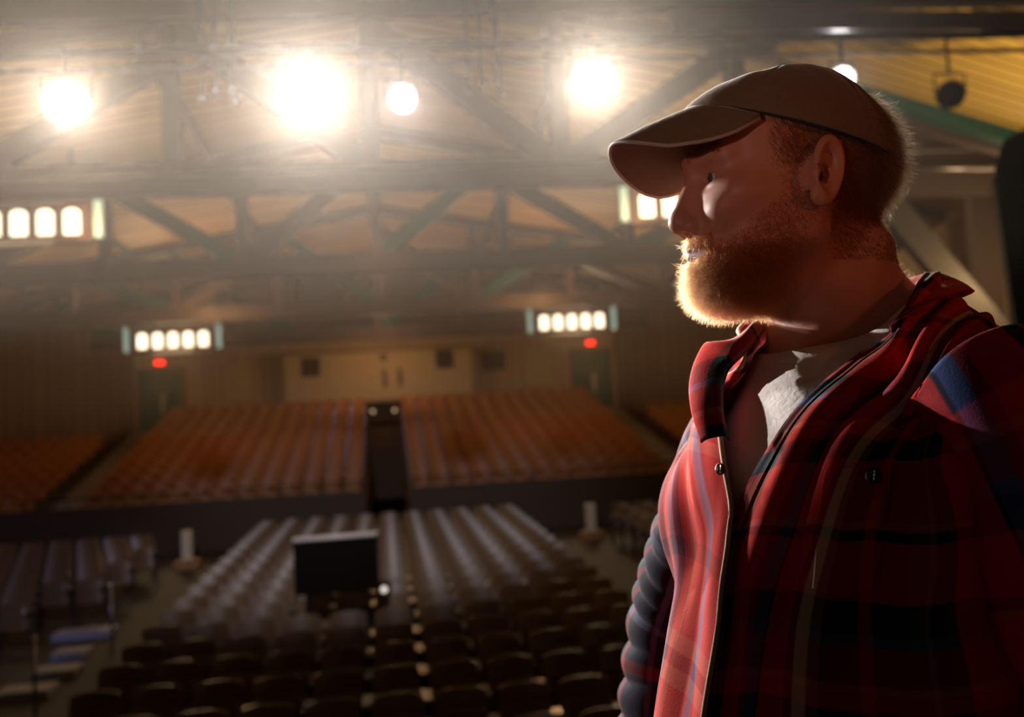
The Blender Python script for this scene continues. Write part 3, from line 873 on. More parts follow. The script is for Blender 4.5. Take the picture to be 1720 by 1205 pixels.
def neck(p):
    d = cap(p, (0, -0.006, 1.60), (0, -0.020, 1.45), 0.0600, 0.072)
    q = p.copy(); q[:, 0] = np.abs(p[:, 0])
    d = smin(d, cap(q, (0.058, -0.03, 1.60), (0.018, 0.045, 1.475), 0.014, 0.012), 0.02)
    d = smin(d, ell(p, (0, -0.046, 1.56), (0.055, 0.034, 0.09)), 0.03)
    return d
def body_up(p):
    d = head_sdf(b2h(p)) * HS
    n = neck(p)
    under = ell(p, (0.0, 0.045, 1.575), (0.045, 0.055, 0.03))
    n = smin(n, under, 0.03)
    d = smin(d, n, 0.025)
    return smin(d, torso(p), 0.035)
def arm_sdf(p, A):
    s, e, w_ = A
    d = cap(p, s, e, 0.056, 0.044)
    return smin(d, cap(p, e, w_, 0.043, 0.029), 0.02)
ARM_L = ((-0.195, -0.02, 1.395), (-0.262, -0.05, 1.11), (-0.25, 0.13, 0.92))
ARM_R = ((0.162, 0.0, 1.37), (0.278, 0.015, 1.16), (0.292, 0.07, 0.90))
def hand_sdf(p, w_, d_, side):
    "palm, four curled fingers and a thumb, below the wrist"
    w_ = np.array(w_); d_ = np.array(d_) / np.linalg.norm(d_)
    o = np.array([0, 1.0, 0.0]); o = o - d_ * (o @ d_); o /= np.linalg.norm(o)   # across the palm, forward
    n_ = np.cross(d_, o) * side                                                    # towards the thigh
    pt = lambda a, b, c: tuple(w_ + d_ * a + o * b + n_ * c)
    d = cap(p, pt(-.01, 0, 0), pt(.03, 0, 0), 0.027, 0.026)
    for k in range(4):
        b = (k - 1.5) * 0.019
        d = smin(d, cap(p, pt(.02, b * .6, 0), pt(.085, b, 0), 0.015, 0.0115), 0.012)
    for k, L_ in enumerate((.058, .07, .074, .066)):
        b = (k - 1.5) * 0.0205
        a0 = pt(.088, b, 0); a1 = pt(.088 + L_ * .42, b * 1.05, .010); a2 = pt(.088 + L_ * .68, b * 1.05, .028); a3 = pt(.088 + L_ * .74, b, .044)
        f = np.minimum(np.minimum(cap(p, a0, a1, .0098, .009), cap(p, a1, a2, .009, .0084)), cap(p, a2, a3, .0084, .0075))
        d = smin(d, f, 0.003)
    t0 = pt(.03, .026, .006); t1 = pt(.058, .050, .016); t2 = pt(.085, .056, .022); t3 = pt(.105, .050, .028)
    f = np.minimum(np.minimum(cap(p, t0, t1, .0135, .0115), cap(p, t1, t2, .0112, .0105)), cap(p, t2, t3, .0105, .0085))
    return smin(d, f, 0.006)
def body_low(p):
    d = torso(p) + 0.004
    d = smin(d, ell(p, (0, -0.02, .90), (.17, .12, .12)), .05)
    for sg, A in ((-1, ARM_L), (1, ARM_R)):
        d = smin(d, arm_sdf(p, A), 0.02)
        d = smin(d, hand_sdf(p, A[2], np.array([0.0, 0.35, -1.0]), -sg if False else (1 if sg < 0 else -1)), 0.01)
    for sg in (-1, 1):
        d = smin(d, cap(p, (sg * .095, 0, .86), (sg * .115, .01, .48), .085, .06), .04)
        d = smin(d, cap(p, (sg * .115, .01, .48), (sg * .125, -.02, .09), .055, .04), .02)
    return d

# ---- skin
def skin_mat():
    m = mat('skin', (0.56, 0.27, 0.19), 0.52, col2=(0.42, 0.17, 0.11), scale=26, bump=0.06)
    b = m.node_tree.nodes['Principled BSDF']
    b.inputs['Subsurface Weight'].default_value = 0.12
    b.inputs['Subsurface Radius'].default_value = (0.012, 0.005, 0.003)
    b.inputs['Subsurface Scale'].default_value = 0.5
    # redder lips
    nt = m.node_tree; N = nt.nodes; L = nt.links
    tc = N.new('ShaderNodeTexCoord'); sb_ = N.new('ShaderNodeVectorMath'); sb_.operation = 'SUBTRACT'
    sb_.inputs[1].default_value = tuple(h2b((0, 0.095, -0.0728)))
    dv = N.new('ShaderNodeVectorMath'); dv.operation = 'DIVIDE'; dv.inputs[1].default_value = (0.026, 0.026, 0.0085)
    ln_ = N.new('ShaderNodeVectorMath'); ln_.operation = 'LENGTH'; mr = N.new('ShaderNodeMapRange')
    mr.inputs['From Min'].default_value = 1.1; mr.inputs['From Max'].default_value = 0.8
    L.new(tc.outputs['Object'], sb_.inputs[0]); L.new(sb_.outputs[0], dv.inputs[0]); L.new(dv.outputs[0], ln_.inputs[0]); L.new(ln_.outputs['Value'], mr.inputs['Value'])
    mx = N.new('ShaderNodeMix'); mx.data_type = 'RGBA'; mx.inputs[7].default_value = (0.20, 0.055, 0.05, 1)
    src = b.inputs['Base Color'].links[0].from_socket
    L.new(mr.outputs[0], mx.inputs[0]); L.new(src, mx.inputs[6]); L.new(mx.outputs[2], b.inputs['Base Color'])
    return m
M['skin'] = skin_mat()
v1, f1 = extract(body_up, (-0.29, -0.22, 1.33), (0.29, 0.24, 1.83), 0.0019)
v2, f2 = extract(body_low, (-0.42, -0.24, 0.04), (0.44, 0.32, 1.34), 0.006)
keep = v1[f1].min(1)[:, 2] > 1.335
f1 = f1[keep]
V = np.concatenate([v1, v2]); Fc = np.concatenate([f1, f2 + len(v1)])
body = link('body', mesh_np('body', V, Fc), M['skin'], MAN)

def sd(P): return torso(np.asarray(P, np.float32)).astype(float)
def grad(fn, P, h=0.002):
    P = np.asarray(P, float); g = np.zeros_like(P)
    for i in range(3):
        e = np.zeros(3); e[i] = h
        g[:, i] = (fn((P + e).astype(np.float32)) - fn((P - e).astype(np.float32))) / (2 * h)
    return g / (np.linalg.norm(g, axis=1)[:, None] + 1e-9)
def cling(fn, P, off, it=8):
    P = np.asarray(P, float).copy(); sh = P.shape; P = P.reshape(-1, 3)
    off = np.broadcast_to(off, sh[:-1]).reshape(-1)
    for _ in range(it):
        d = fn(P.astype(np.float32)).astype(float)
        P -= grad(fn, P) * (d - off)[:, None] * 0.9
    return P.reshape(sh)
def trace(fn, px, py, off=0.0):
    "where the line of sight of a picture point meets the offset surface, in B"
    d = rayB(px, py); t = 0.5
    for _ in range(200):
        s = float(fn((CAMB + d * t)[None].astype(np.float32))[0]) - off
        if s < 0.0005: break
        t += s * 0.7
        if t > 2.2: break
    return CAMB + d * t
def smooth_path(pts, n):
    "Catmull-Rom through points, resampled evenly"
    pts = np.asarray(pts, float)
    P = np.vstack([2 * pts[0] - pts[1], pts, 2 * pts[-1] - pts[-2]])
    out = []
    for i in range(1, len(P) - 2):
        for t in np.linspace(0, 1, 24, endpoint=False):
            a, b, c, d = P[i - 1], P[i], P[i + 1], P[i + 2]
            out.append(.5 * ((2 * b) + (-a + c) * t + (2 * a - 5 * b + 4 * c - d) * t ** 2 + (-a + 3 * b - 3 * c + d) * t ** 3))
    out.append(P[-2]); out = np.array(out)
    s = np.r_[0, np.cumsum(np.linalg.norm(np.diff(out, axis=0), axis=1))]
    u = np.linspace(0, s[-1], n)
    return np.stack([np.interp(u, s, out[:, k]) for k in range(out.shape[1])], 1)

# ---- face details
def tag_none(*a): pass
eye_white = mat('eye_white', (0.45, 0.40, 0.38), 0.15, col2=(0.6, 0.5, 0.48))
iris_m = mat('iris', (0.08, 0.10, 0.12), 0.1)
for sg in (-1, 1):
    c = h2b((sg * 0.0315, 0.0725, -0.001))
    e = MB().ball((0, 0, 0), 0.0122 * HS, 28).build('eye', eye_white, MAN, smooth=True); e.location = c
    gd = HM @ Rz(R(3)) @ np.array([0, 1.0, -0.06]); gd /= np.linalg.norm(gd)
    q = Vector(gd).to_track_quat('Z', 'Y').to_matrix()
    s = MB(); s.tube([q @ Vector((0, 0, 0.0103)), q @ Vector((0, 0, 0.01215)), q @ Vector((0, 0, 0.0134))], [0.0062, 0.0060, 0.001], 20)
    s.build('iris', iris_m, e, smooth=True)
    s = MB(); s.tube([q @ Vector((0, 0, 0.0125)), q @ Vector((0, 0, 0.0137))], [0.0028, 0.001], 14)
    s.build('pupil', M['black'], e, smooth=True)

# ---- hair, as real strands
def strands(name, roots, dirs, lens, m, nseg=5, droop=0.0, curl=0.0, r0=0.00007, jitter=0.25, wave=0.0):
    n = len(roots)
    hc = bpy.data.hair_curves.new(name)
    hc.add_curves([nseg] * n)
    P = np.zeros((n, nseg, 3)); P[:, 0] = roots
    d = dirs / np.linalg.norm(dirs, axis=1)[:, None]
    d = d + rng.normal(0, jitter, d.shape); d /= np.linalg.norm(d, axis=1)[:, None]
    step = lens / (nseg - 1)
    side = rng.normal(0, 1, d.shape)
    for k in range(1, nseg):
        d = d + np.array([0, 0, -droop]) + side * curl * (1 if wave == 0 else math.cos(k * wave))
        d /= np.linalg.norm(d, axis=1)[:, None]
        P[:, k] = P[:, k - 1] + d * step[:, None]
    hc.attributes['position'].data.foreach_set('vector', P.astype(np.float32).ravel())
    a = hc.attributes.get('radius') or hc.attributes.new('radius', 'FLOAT', 'POINT')
    rr = np.tile(r0 * (1 - 0.75 * np.linspace(0, 1, nseg) ** 2), n).astype(np.float32)
    a.data.foreach_set('value', rr)
    hc.materials.append(m)
    o = bpy.data.objects.new(name, hc); COL.objects.link(o); o.parent = MAN
    return o
def hair_mat(name, col, rough=0.35):
    m = bpy.data.materials.new(name); m.use_nodes = True
    nt = m.node_tree; N = nt.nodes
    N.remove(N['Principled BSDF'])
    h = N.new('ShaderNodeBsdfHairPrincipled')
    h.parametrization = 'COLOR'
    h.inputs['Color'].default_value = (*col, 1)
    h.inputs['Roughness'].default_value = rough
    h.inputs['Radial Roughness'].default_value = 0.5
    h.inputs['Random Roughness'].default_value = 0.2
    nt.links.new(h.outputs[0], N['Material Output'].inputs['Surface'])
    return m
tri_c = v1[f1].mean(1)
e1 = v1[f1[:, 1]] - v1[f1[:, 0]]; e2 = v1[f1[:, 3]] - v1[f1[:, 0]]
nrm = np.cross(e1, e2); area = np.linalg.norm(nrm, axis=1); nrm = nrm / (area[:, None] + 1e-12)
hp = b2h(tri_c).astype(float); hx, hy, hz_ = hp.T; hax = np.abs(hx)
hn = nrm @ HM
def sample(wgt, n):
    w_ = wgt * area; w_ = w_ / w_.sum()
    i = rng.choice(len(w_), n, p=w_)
    a, b = rng.random((2, n, 1))
    return v1[f1[i, 0]] + e1[i] * a + e2[i] * b, nrm[i], i
S = lambda x, a, b: np.clip((x - a) / (b - a), 0, 1)
mouth = (((hax) / 0.027) ** 2 + ((hz_ + 0.0725) / 0.0070) ** 2 < 1) & (hy > 0.075)
# beard: cheeks up to a slanting line, moustache, chin, down over the throat
line = -0.018 - 0.046 * S(hy, 0.018, 0.072)            # upper edge on the cheek, falling towards the mouth
w_b = S(line - hz_, -0.002, 0.012) * S(hy + 0.25 * (hz_ + .06), -0.014, 0.022) * S(hz_, -0.150, -0.128) * (hax < 0.1)
w_m = ((hz_ < -0.055) & (hz_ > -0.070) & (hax < 0.034) & (hy > 0.07)) * 1.8
side_b = S(hy, -0.004, 0.004) * S(0.030 - hy, 0.0, 0.012) * (hz_ < 0.03) * (hz_ > -0.05) * (hax > 0.055) * 0.55
isear = ear(np.stack([hax, hy, hz_], 1).astype(np.float32)) < 0.001
w_b = np.maximum(np.maximum(w_b, w_m), side_b) * (~mouth) * (~isear)
w_b = w_b * (1 + 1.0 * (hz_ < -0.07))
roots, ns, i = sample(w_b, 30000)
H3 = hp[i]
dn = np.array([0, 0, -1.0])
fwd = HM @ np.array([0, 1.0, 0])
ln = 0.006 + 0.013 * S(-H3[:, 2], 0.06, 0.11) * S(H3[:, 1], -0.0, 0.05) + 0.006 * S(-H3[:, 2], 0.03, 0.08)
ismo = (H3[:, 2] > -0.075) & (H3[:, 1] > 0.07)
ln = np.where(ismo, 0.009, ln) * rng.uniform(0.6, 1.15, len(ln))
dirs = ns * 0.6 + dn * 0.8 + fwd * 0.12
M['beard'] = hair_mat('beard_hair', (0.19, 0.050, 0.014), 0.42)
strands('beard', roots, dirs, ln, M['beard'], 6, 0.06, 0.16, 0.00011, 0.30)
roots, ns, i = sample(w_b * (hz_ < -0.06), 700)
strands('stray_beard_hairs', roots, ns * 0.9 + dn * 0.5, rng.uniform(0.012, 0.023, len(i)), M['beard'], 7, 0.03, 0.14, 0.00013, 0.4)
# eyebrows
w_e = ((np.abs(hz_ - 0.024 - 0.004 * S(hax, 0.01, 0.04) + 0.006 * S(hax, 0.04, 0.055)) < 0.0045) & (hax > 0.010) & (hax < 0.053) & (hy > 0.05)) * 1.0
roots, ns, i = sample(w_e, 1500)
out = (np.sign(hp[i, 0])[:, None] * np.array([[1.0, 0, 0.15]])) @ HM.T
strands('eyebrows', roots, ns * 0.35 + out, np.full(len(i), 0.008) * rng.uniform(.6, 1.1, len(i)), M['beard'], 4, 0.0, 0.05, 0.00008, 0.15)
# hair of the head: below the cap, round the ear, down to the nape
M['hair'] = hair_mat('brown_hair', (0.055, 0.025, 0.012), 0.35)
w_h = S(-hy, -0.030, -0.012) * (hz_ > -0.085 + 0.0 * hy) * (hz_ < 0.09) * S(-hy + 0.25 * (hz_ + 0.02), 0.012, 0.03)
w_h = np.maximum(w_h, S(0.040 - hy + 0.15 * (hz_ - .03), 0, 0.022) * ((hy > -0.02) & (hz_ > 0.004) & (hz_ < 0.075)) * 0.9) * (~isear) * (hax > -1)
roots, ns, i = sample(w_h, 42000)
H3 = hp[i]
bk = HM @ np.array([0, -1.0, 0])
ln = 0.010 + 0.020 * S(-H3[:, 1], 0.03, 0.09) * S(H3[:, 2], -0.05, 0.01) - 0.006 * S(-H3[:, 2], 0.02, 0.07)
strands('hair', roots, ns * 0.38 + dn * 0.8 + bk * 0.35, ln * rng.uniform(.6, 1.2, len(ln)), M['hair'], 5, 0.05, 0.12, 0.00011, 0.16)
# curls pushed out at the back under the cap
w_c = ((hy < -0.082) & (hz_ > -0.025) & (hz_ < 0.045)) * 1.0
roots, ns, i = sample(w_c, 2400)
strands('curls', roots, ns * 1.0 + bk * .3 + np.array([0, 0, .15]), rng.uniform(0.016, 0.036, len(i)), hair_mat('lit_curls', (0.45, 0.27, 0.13), 0.3), 14, 0.12, 0.85, 0.00013, 0.3, 0.9)  # paler than the other hair: backlight put into the colour
# fine hair on the nape
w_n = ((hy < -0.05) & (hz_ < -0.085) & (hz_ > -0.15)) * 1.0
roots, ns, i = sample(w_n, 900)
strands('nape_hair', roots, ns + dn * .3, rng.uniform(0.004, 0.010, len(i)), M['beard'], 4, 0.0, 0.12, 0.00006, 0.3)
# ---- baseball cap
def cap_mat(name, c1, c2, sc):
    m = mat(name, c1, 0.85, col2=c2, scale=sc, bump=0.07, spec=0.2)
    m.node_tree.nodes['Principled BSDF'].inputs['Sheen Weight'].default_value = 0.35
    m.node_tree.nodes['Principled BSDF'].inputs['Sheen Roughness'].default_value = 0.4
    return m
M['cap'] = cap_mat('cap_cotton', (0.17, 0.125, 0.09), (0.13, 0.09, 0.065), 140)
M['cap_under'] = cap_mat('cap_brim_lining', (0.11, 0.08, 0.055), (0.085, 0.06, 0.04), 120)
M['cap_rim_light'] = mat('cap_edge_rim_light', (0.42, 0.36, 0.31), 0.6, scale=100)  # rim light put into a pale colour along the brim
CA, CB = 0.0865, 0.1085                       # half width, half length of the sweatband
CY = -0.010
def rim(phi):
    "sweatband edge, phi 0 = front, pi/2 = his left; drops towards the back"
    x = -CA * math.sin(phi); y = CY + CB * math.cos(phi)
    z = 0.053 + 0.022 * math.cos(phi) - 0.009 * math.sin(phi) ** 2 - 0.018 * (1 - math.cos(phi)) * .5
    return np.array([x, y, z])
TOPZ = 0.121
nphi, nt = 144, 40
P = np.zeros((nphi, nt, 3))
for i in range(nphi):
    phi = 2 * math.pi * i / nphi
    b = rim(phi)
    for j in range(nt):
        t = j / (nt - 1) * math.pi / 2
        ne = 1.95 - 0.38 * max(0, math.cos(phi)) ** 2 - 0.22 * max(0, -math.cos(phi)) ** 2
        k = abs(math.cos(t)) ** (2 / ne)
        h = abs(math.sin(t)) ** (2 / ne)
        top = np.array([0, CY - 0.018, TOPZ])
        p = np.array([top[0] + (b[0] - top[0]) * k, top[1] + (b[1] - top[1]) * k, b[2] + (top[2] - b[2]) * h])
        # the front panels stand up and lean forward less than a sphere would
        ph6 = (phi / (math.pi / 3)) % 1.0
        g = min(ph6, 1 - ph6) * (math.pi / 3) * max(k, 0.02) * CB
        seam = -0.0011 * math.exp(-(g / 0.0016) ** 2)
        wr = 0.0008 * math.sin(7 * phi + 9 * t) * math.sin(3 * phi + 2.0) * math.sin(2 * t)
        c = np.array([0, CY, 0.03]); n = (p - c) / np.linalg.norm(p - c)
        p = p + n * (seam + wr)
        P[i, j] = p
capr = link('cap', grid_mesh('cap', h2b(P), True), M['cap'], MAN, True)
sol = capr.modifiers.new('thick', 'SOLIDIFY'); sol.thickness = 0.0022; sol.offset = 1
b_ = MB().ball(tuple(h2b((0, CY - 0.022, TOPZ + 0.001))), 0.006, 14, sc=(1, 1, .55)).build('button', M['cap'], capr, smooth=True)
b_.matrix_parent_inverse = Matrix()
# band: stitched strip along the edge inside the crown
nb = 144
Pb = np.zeros((nb, 5, 3))
for i in range(nb):
    for j in range(5):
        p = P[i, 0] * (1 - j / 4) + P[i, 6] * (j / 4)
        c = np.array([0, CY, p[2]]); n = (p - c) / np.linalg.norm(p - c)
        Pb[i, j] = p - n * 0.0022 + np.array([0, 0, -0.0012 * (j == 0)])
sb = link('sweatband', grid_mesh('sweatband', h2b(Pb), True), mat('sweatband_dark', (0.035, 0.022, 0.018), 0.8), capr, True)
sb.modifiers.new('thick', 'SOLIDIFY').thickness = 0.001
# brim, arched across and dipping forward
nu, nv = 61, 22
P = np.zeros((nu, nv, 3))
for i in range(nu):
    s = -1 + 2 * i / (nu - 1)
    phi = -s * R(60)
    b = rim(phi)
    L_ = 0.079 * (max(0.0, 1 - abs(s) ** 2.6)) ** 0.55
    for j in range(nv):
        t = j / (nv - 1)
        y = b[1] + L_ * t
        x = b[0] * (1 + 0.02 * t)
        arch = -0.16 * x * min(1, max(0, (y - b[1]) / 0.05)) - 0.039 * (x / 0.08) ** 2 * (0.15 + 0.85 * min(1, max(0, (y - b[1]) / 0.06)))
        z = b[2] + 0.002 - 0.42 * L_ * t + arch - 0.004 * t * t
        P[i, j] = (x, y, z)
brim = link('brim', grid_mesh('brim', h2b(P)), [M['cap'], M['cap_under']], capr, True)
sol = brim.modifiers.new('thick', 'SOLIDIFY'); sol.thickness = 0.0032; sol.offset = 0; sol.material_offset = 0
brim.data.materials.clear(); brim.data.materials.append(M['cap'])
for t in (0.35, 0.55, 0.75, 0.90):
    j = int(t * (nv - 1))
    pts = [tuple(h2b(P[i, j] + np.array([0, 0, -0.0018]))) for i in range(3, nu - 3)]
    st = MB().tube(pts, 0.00035, 5).build('stitching', M['cap'], brim, smooth=True)

edge = [(i, nv - 1) for i in range(nu)]
pts = [tuple(h2b(P[i, j])) for i, j in edge]
MB().tube(pts, 0.0021, 8).build('brim_rim_light', M['cap_rim_light'], brim, smooth=True)  # added tube that carries the painted rim light
# ---- white tee
def torso_neck(p): return smin(torso(p), neck(p), 0.035)
M['tee'] = mat('white_jersey', (0.80, 0.78, 0.76), 0.8, col2=(0.70, 0.68, 0.67), scale=160, bump=0.12)
def neckline(phi):
    c, s = math.cos(phi), math.sin(phi)     # 0 = front
    x = -0.088 * s; y = -0.015 + 0.092 * c
    z = 1.512 - 0.022 * c + 0.004 * math.cos(2 * phi)
    return np.array([x, y, z])
nphi, nr = 120, 46
P = np.zeros((nphi, nr, 3)); off = np.zeros((nphi, nr))
for i in range(nphi):
    phi = 2 * math.pi * i / nphi
    a = neckline(phi)
    sx = -math.sin(phi); cy = math.cos(phi)
    m1 = np.array([0.21 * sx, -0.01 + 0.13 * cy, 1.40]); m2 = np.array([0.205 * sx, 0.0 + 0.15 * cy, 1.25]); m3 = np.array([0.195 * sx, 0.02 + 0.17 * cy, 0.98])
    row = smooth_path([a, m1, m2, m3], nr)
    P[i] = row
    for j in range(nr):
        t = j / (nr - 1)
        dist = np.linalg.norm(row[j] - a)
        off[i, j] = 0.0065 + (0.0016 if dist < 0.020 else 0) + 0.0035 * math.sin(phi * 5 + 3 * t) * math.sin(6 * t) * S(dist, 0.03, 0.10)
P = cling(torso_neck, P, off, 10)
for _ in range(6):
    P = (np.roll(P, 1, 0) + 2 * P + np.roll(P, -1, 0)) / 4; P[:, 1:-1] = (P[:, :-2] + 2 * P[:, 1:-1] + P[:, 2:]) / 4
tee = link('tee_shirt', grid_mesh('tee_shirt', P, True), M['tee'], MAN, True)
tee.modifiers.new('thick', 'SOLIDIFY').thickness = 0.0015

# ---- plaid
def plaid(name, flip=1.0, shift=0.0, far=False):
    m = bpy.data.materials.new(name); m.use_nodes = True
    nt = m.node_tree; N = nt.nodes; L = nt.links; b = N['Principled BSDF']
    uv = N.new('ShaderNodeUVMap'); uv.uv_map = 'UVMap'
    sp = N.new('ShaderNodeSeparateXYZ'); L.new(uv.outputs[0], sp.inputs[0])
    def ramp(axis, stops, per, sh):
        a = N.new('ShaderNodeMath'); a.operation = 'MULTIPLY_ADD'; a.inputs[1].default_value = 1 / per; a.inputs[2].default_value = sh
        L.new(sp.outputs[axis], a.inputs[0])
        f = N.new('ShaderNodeMath'); f.operation = 'FRACT'; L.new(a.outputs[0], f.inputs[0])
        r = N.new('ShaderNodeValToRGB'); r.color_ramp.interpolation = 'LINEAR'
        els = r.color_ramp.elements
        flat = []
        for k, (p0, c) in enumerate(stops):
            p1 = stops[k + 1][0] if k + 1 < len(stops) else 1.0
            flat += [(p0 + 0.004, c), (p1 - 0.004, c)]
        els[0].position = flat[0][0]; els[0].color = (*flat[0][1], 1)
        els[1].position = flat[-1][0]; els[1].color = (*flat[-1][1], 1)
        for p, c in flat[1:-1]:
            e = els.new(p); e.color = (*c, 1)
        L.new(f.outputs[0], r.inputs[0])
        return r
    RED = (0.55, 0.028, 0.022); DRD = (0.26, 0.015, 0.015); NAV = (0.012, 0.014, 0.035); BLU = (0.05, 0.10, 0.30); WHT = (0.62, 0.58, 0.50); GRN = (0.02, 0.05, 0.03); GRY = (0.12, 0.11, 0.12); PNK = (0.55, 0.13, 0.09); BGR = (0.10, 0.13, 0.24)
    U = [(0, NAV), (.06, GRN), (.10, GRY), (.115, NAV), (.15, GRN), (.19, RED), (.36, DRD), (.40, BLU), (.47, NAV), (.49, RED), (.66, DRD), (.70, WHT), (.755, GRY), (.80, NAV), (.93, DRD), (.97, NAV)]
    Vs = [(0, RED), (.14, NAV), (.24, RED), (.30, PNK), (.33, DRD), (.46, BLU), (.50, NAV), (.62, RED), (.84, NAV), (.88, PNK), (.91, RED)]
    if far:  # redder copy of the plaid, side light put into its stripes
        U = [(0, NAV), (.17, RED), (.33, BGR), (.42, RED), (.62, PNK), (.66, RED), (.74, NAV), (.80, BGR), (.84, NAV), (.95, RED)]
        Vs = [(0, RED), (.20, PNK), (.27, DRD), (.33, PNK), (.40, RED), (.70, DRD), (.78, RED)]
    if far == 2:  # darker navy copy of the plaid, shade put into its stripes
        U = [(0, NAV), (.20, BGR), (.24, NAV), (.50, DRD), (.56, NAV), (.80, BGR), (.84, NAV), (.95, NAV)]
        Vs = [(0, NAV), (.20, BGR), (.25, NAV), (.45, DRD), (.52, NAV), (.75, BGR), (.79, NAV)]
    a = ramp(0, U, 0.23 * flip, shift); c = ramp(1, Vs, 0.25, 0.1)
    # twill: fine diagonal alternation of the two yarn sets
    ad = N.new('ShaderNodeMath'); ad.operation = 'ADD'; L.new(sp.outputs[0], ad.inputs[0]); L.new(sp.outputs[1], ad.inputs[1])
    ml = N.new('ShaderNodeMath'); ml.operation = 'MULTIPLY'; ml.inputs[1].default_value = 3600; L.new(ad.outputs[0], ml.inputs[0])
    sn = N.new('ShaderNodeTexWhiteNoise'); sn.noise_dimensions = '1D'; L.new(ml.outputs[0], sn.inputs['W'])
    ma = N.new('ShaderNodeMath'); ma.operation = 'MULTIPLY_ADD'; ma.inputs[1].default_value = 0.08; ma.inputs[2].default_value = 0.38; L.new(sn.outputs[0], ma.inputs[0])
    mx = N.new('ShaderNodeMix'); mx.data_type = 'RGBA'
    L.new(ma.outputs[0], mx.inputs[0]); L.new(a.outputs[0], mx.inputs[6]); L.new(c.outputs[0], mx.inputs[7])
    L.new(mx.outputs[2], b.inputs['Base Color'])
    b.inputs['Roughness'].default_value = 0.9; b.inputs['Specular IOR Level'].default_value = 0.15
    b.inputs['Sheen Weight'].default_value = 0.06; b.inputs['Sheen Roughness'].default_value = 0.5
    nz = N.new('ShaderNodeTexNoise'); nz.inputs['Scale'].default_value = 420; tc = N.new('ShaderNodeTexCoord'); L.new(tc.outputs['Object'], nz.inputs['Vector'])
    bp = N.new('ShaderNodeBump'); bp.inputs['Strength'].default_value = 0.25; bp.inputs['Distance'].default_value = 0.0008
    L.new(nz.outputs[0], bp.inputs['Height']); L.new(bp.outputs[0], b.inputs['Normal'])
    return m
M['plaid'] = plaid('plaid_flannel')
M['plaid_lit'] = plaid('plaid_flannel_lit_front', 1.0, 0.0, True)
M['plaid_sleeve'] = plaid('plaid_flannel_sleeve', 1.0, 0.18)
M['lining'] = mat('pale_shirt_edge', (0.45, 0.36, 0.28), 0.85)
M['button'] = mat('brown_button', (0.18, 0.07, 0.03), 0.3)

def cloth(name, P, uv, m, parent, th=0.0018, closed=False):
    me = grid_mesh(name, P, closed)
    lay = me.uv_layers.new(name='UVMap')
    nu, nv = P.shape[:2]
    UVf = uv.reshape(-1, 2)
    idx = np.zeros(len(me.loops), np.int32); me.loops.foreach_get('vertex_index', idx)
    d = UVf[idx].copy()
    if closed:   # close the seam of the tube
        pid = np.repeat(np.arange(len(me.polygons)), 4); d = d.reshape(-1, 4, 2)
        per = UVf[-nv:, 0].max() * nu / (nu - 1)
        w_ = (d[:, :, 0].max(1) - d[:, :, 0].min(1)) > per * .5
        for q in np.where(w_)[0]:
            d[q, :, 0] = np.where(d[q, :, 0] < per * .5, d[q, :, 0] + per, d[q, :, 0])
        d = d.reshape(-1, 2)
    lay.data.foreach_set('uv', d.astype(np.float32).ravel())
    o = link(name, me, m, parent, True)
    s = o.modifiers.new('thick', 'SOLIDIFY'); s.thickness = th; s.offset = 1
    return o
def arclen(P, axis):
    d = np.linalg.norm(np.diff(P, axis=axis), axis=-1)
    z = np.zeros((1, P.shape[1])) if axis == 0 else np.zeros((P.shape[0], 1))
    return np.concatenate([z, np.cumsum(d, axis)], axis)

SHIRT = empty('plaid_shirt', (0, 0, 0)); SHIRT.parent = MAN
OFF = 0.018
# near edge of the opening (his left front), as it lies on the body, from the hem up to the collar
edgeN = [trace(torso_neck, x, y, OFF) for x, y in ((1192, 1100), (1205, 985), (1222, 895), (1252, 830), (1300, 745), (1372, 656), (1440, 600), (1510, 548))]
hem = np.array([edgeN[0][0] + .0, edgeN[0][1], 0.88])
mid = np.array([edgeN[0][0] + .0, edgeN[0][1] + .01, 1.05])
edgeN = [hem, mid] + edgeN + [np.array([-0.085, -0.055, 1.56])]
NV, NU = 150, 90
def panel(edge, side, sgn, extra, e0=0.0):
    "cloth between the opening edge and the side seam, hem to shoulder"
    E = smooth_path(edge, NV); Sd = smooth_path(side, NV)
    P = np.zeros((NU, NV, 3)); off = np.zeros((NU, NV))
    for i in range(NU):
        t = i / (NU - 1)
        bow = np.array([0, 0.10, 0]) * math.sin(math.pi * t)
        P[i] = E * (1 - t) + Sd * t + bow * (1 - np.linspace(0, 1, NV)[:, None] ** 3)
        v = np.linspace(0, 1, NV)
        off[i] = OFF + e0 * (1 - S(t, 0, .2)) + extra(t, v) * S(t, .0, .12) * (1 - S(t, .78, 1)) - .006 * S(t, .85, 1) * S(v, .5, .7)
    P = cling(torso_neck, P, off, 10)
    return P
sideL = [(-0.19, -0.0, 0.88), (-0.19, 0.0, 1.1), (-0.19, 0.02, 1.25), (-0.195, 0.045, 1.34), (-0.200, 0.035, 1.41), (-0.20, -0.03, 1.465)]
def foldsL(t, v):
    f = 0.0045 * np.sin(22 * t + 5 * v) * S(v, .2, .5) * (t > 0.04)
    f += 0.006 * np.exp(-((t - .55 - .25 * v) / .05) ** 2) * np.sin(v * 6)
    f += 0.004 * np.sin(9 * t - 11 * v + 1.0) * S(t, .1, .4)
    f += 0.010 * np.exp(-(t / .22) ** 2) * S(v, .45, .6)
    return f
PL = panel(edgeN, sideL, -1, foldsL)
uvL = np.stack([arclen(PL, 0), arclen(PL, 1)], -1)
# measure the stripes from the opening edge at mid-chest so that they run with the cloth
wid = np.median(uvL[-1, :, 0]); uvL[:, :, 0] = np.linspace(0, 1, NU)[:, None] * wid
cloth('front_panel', PL, uvL, M['plaid'], SHIRT)

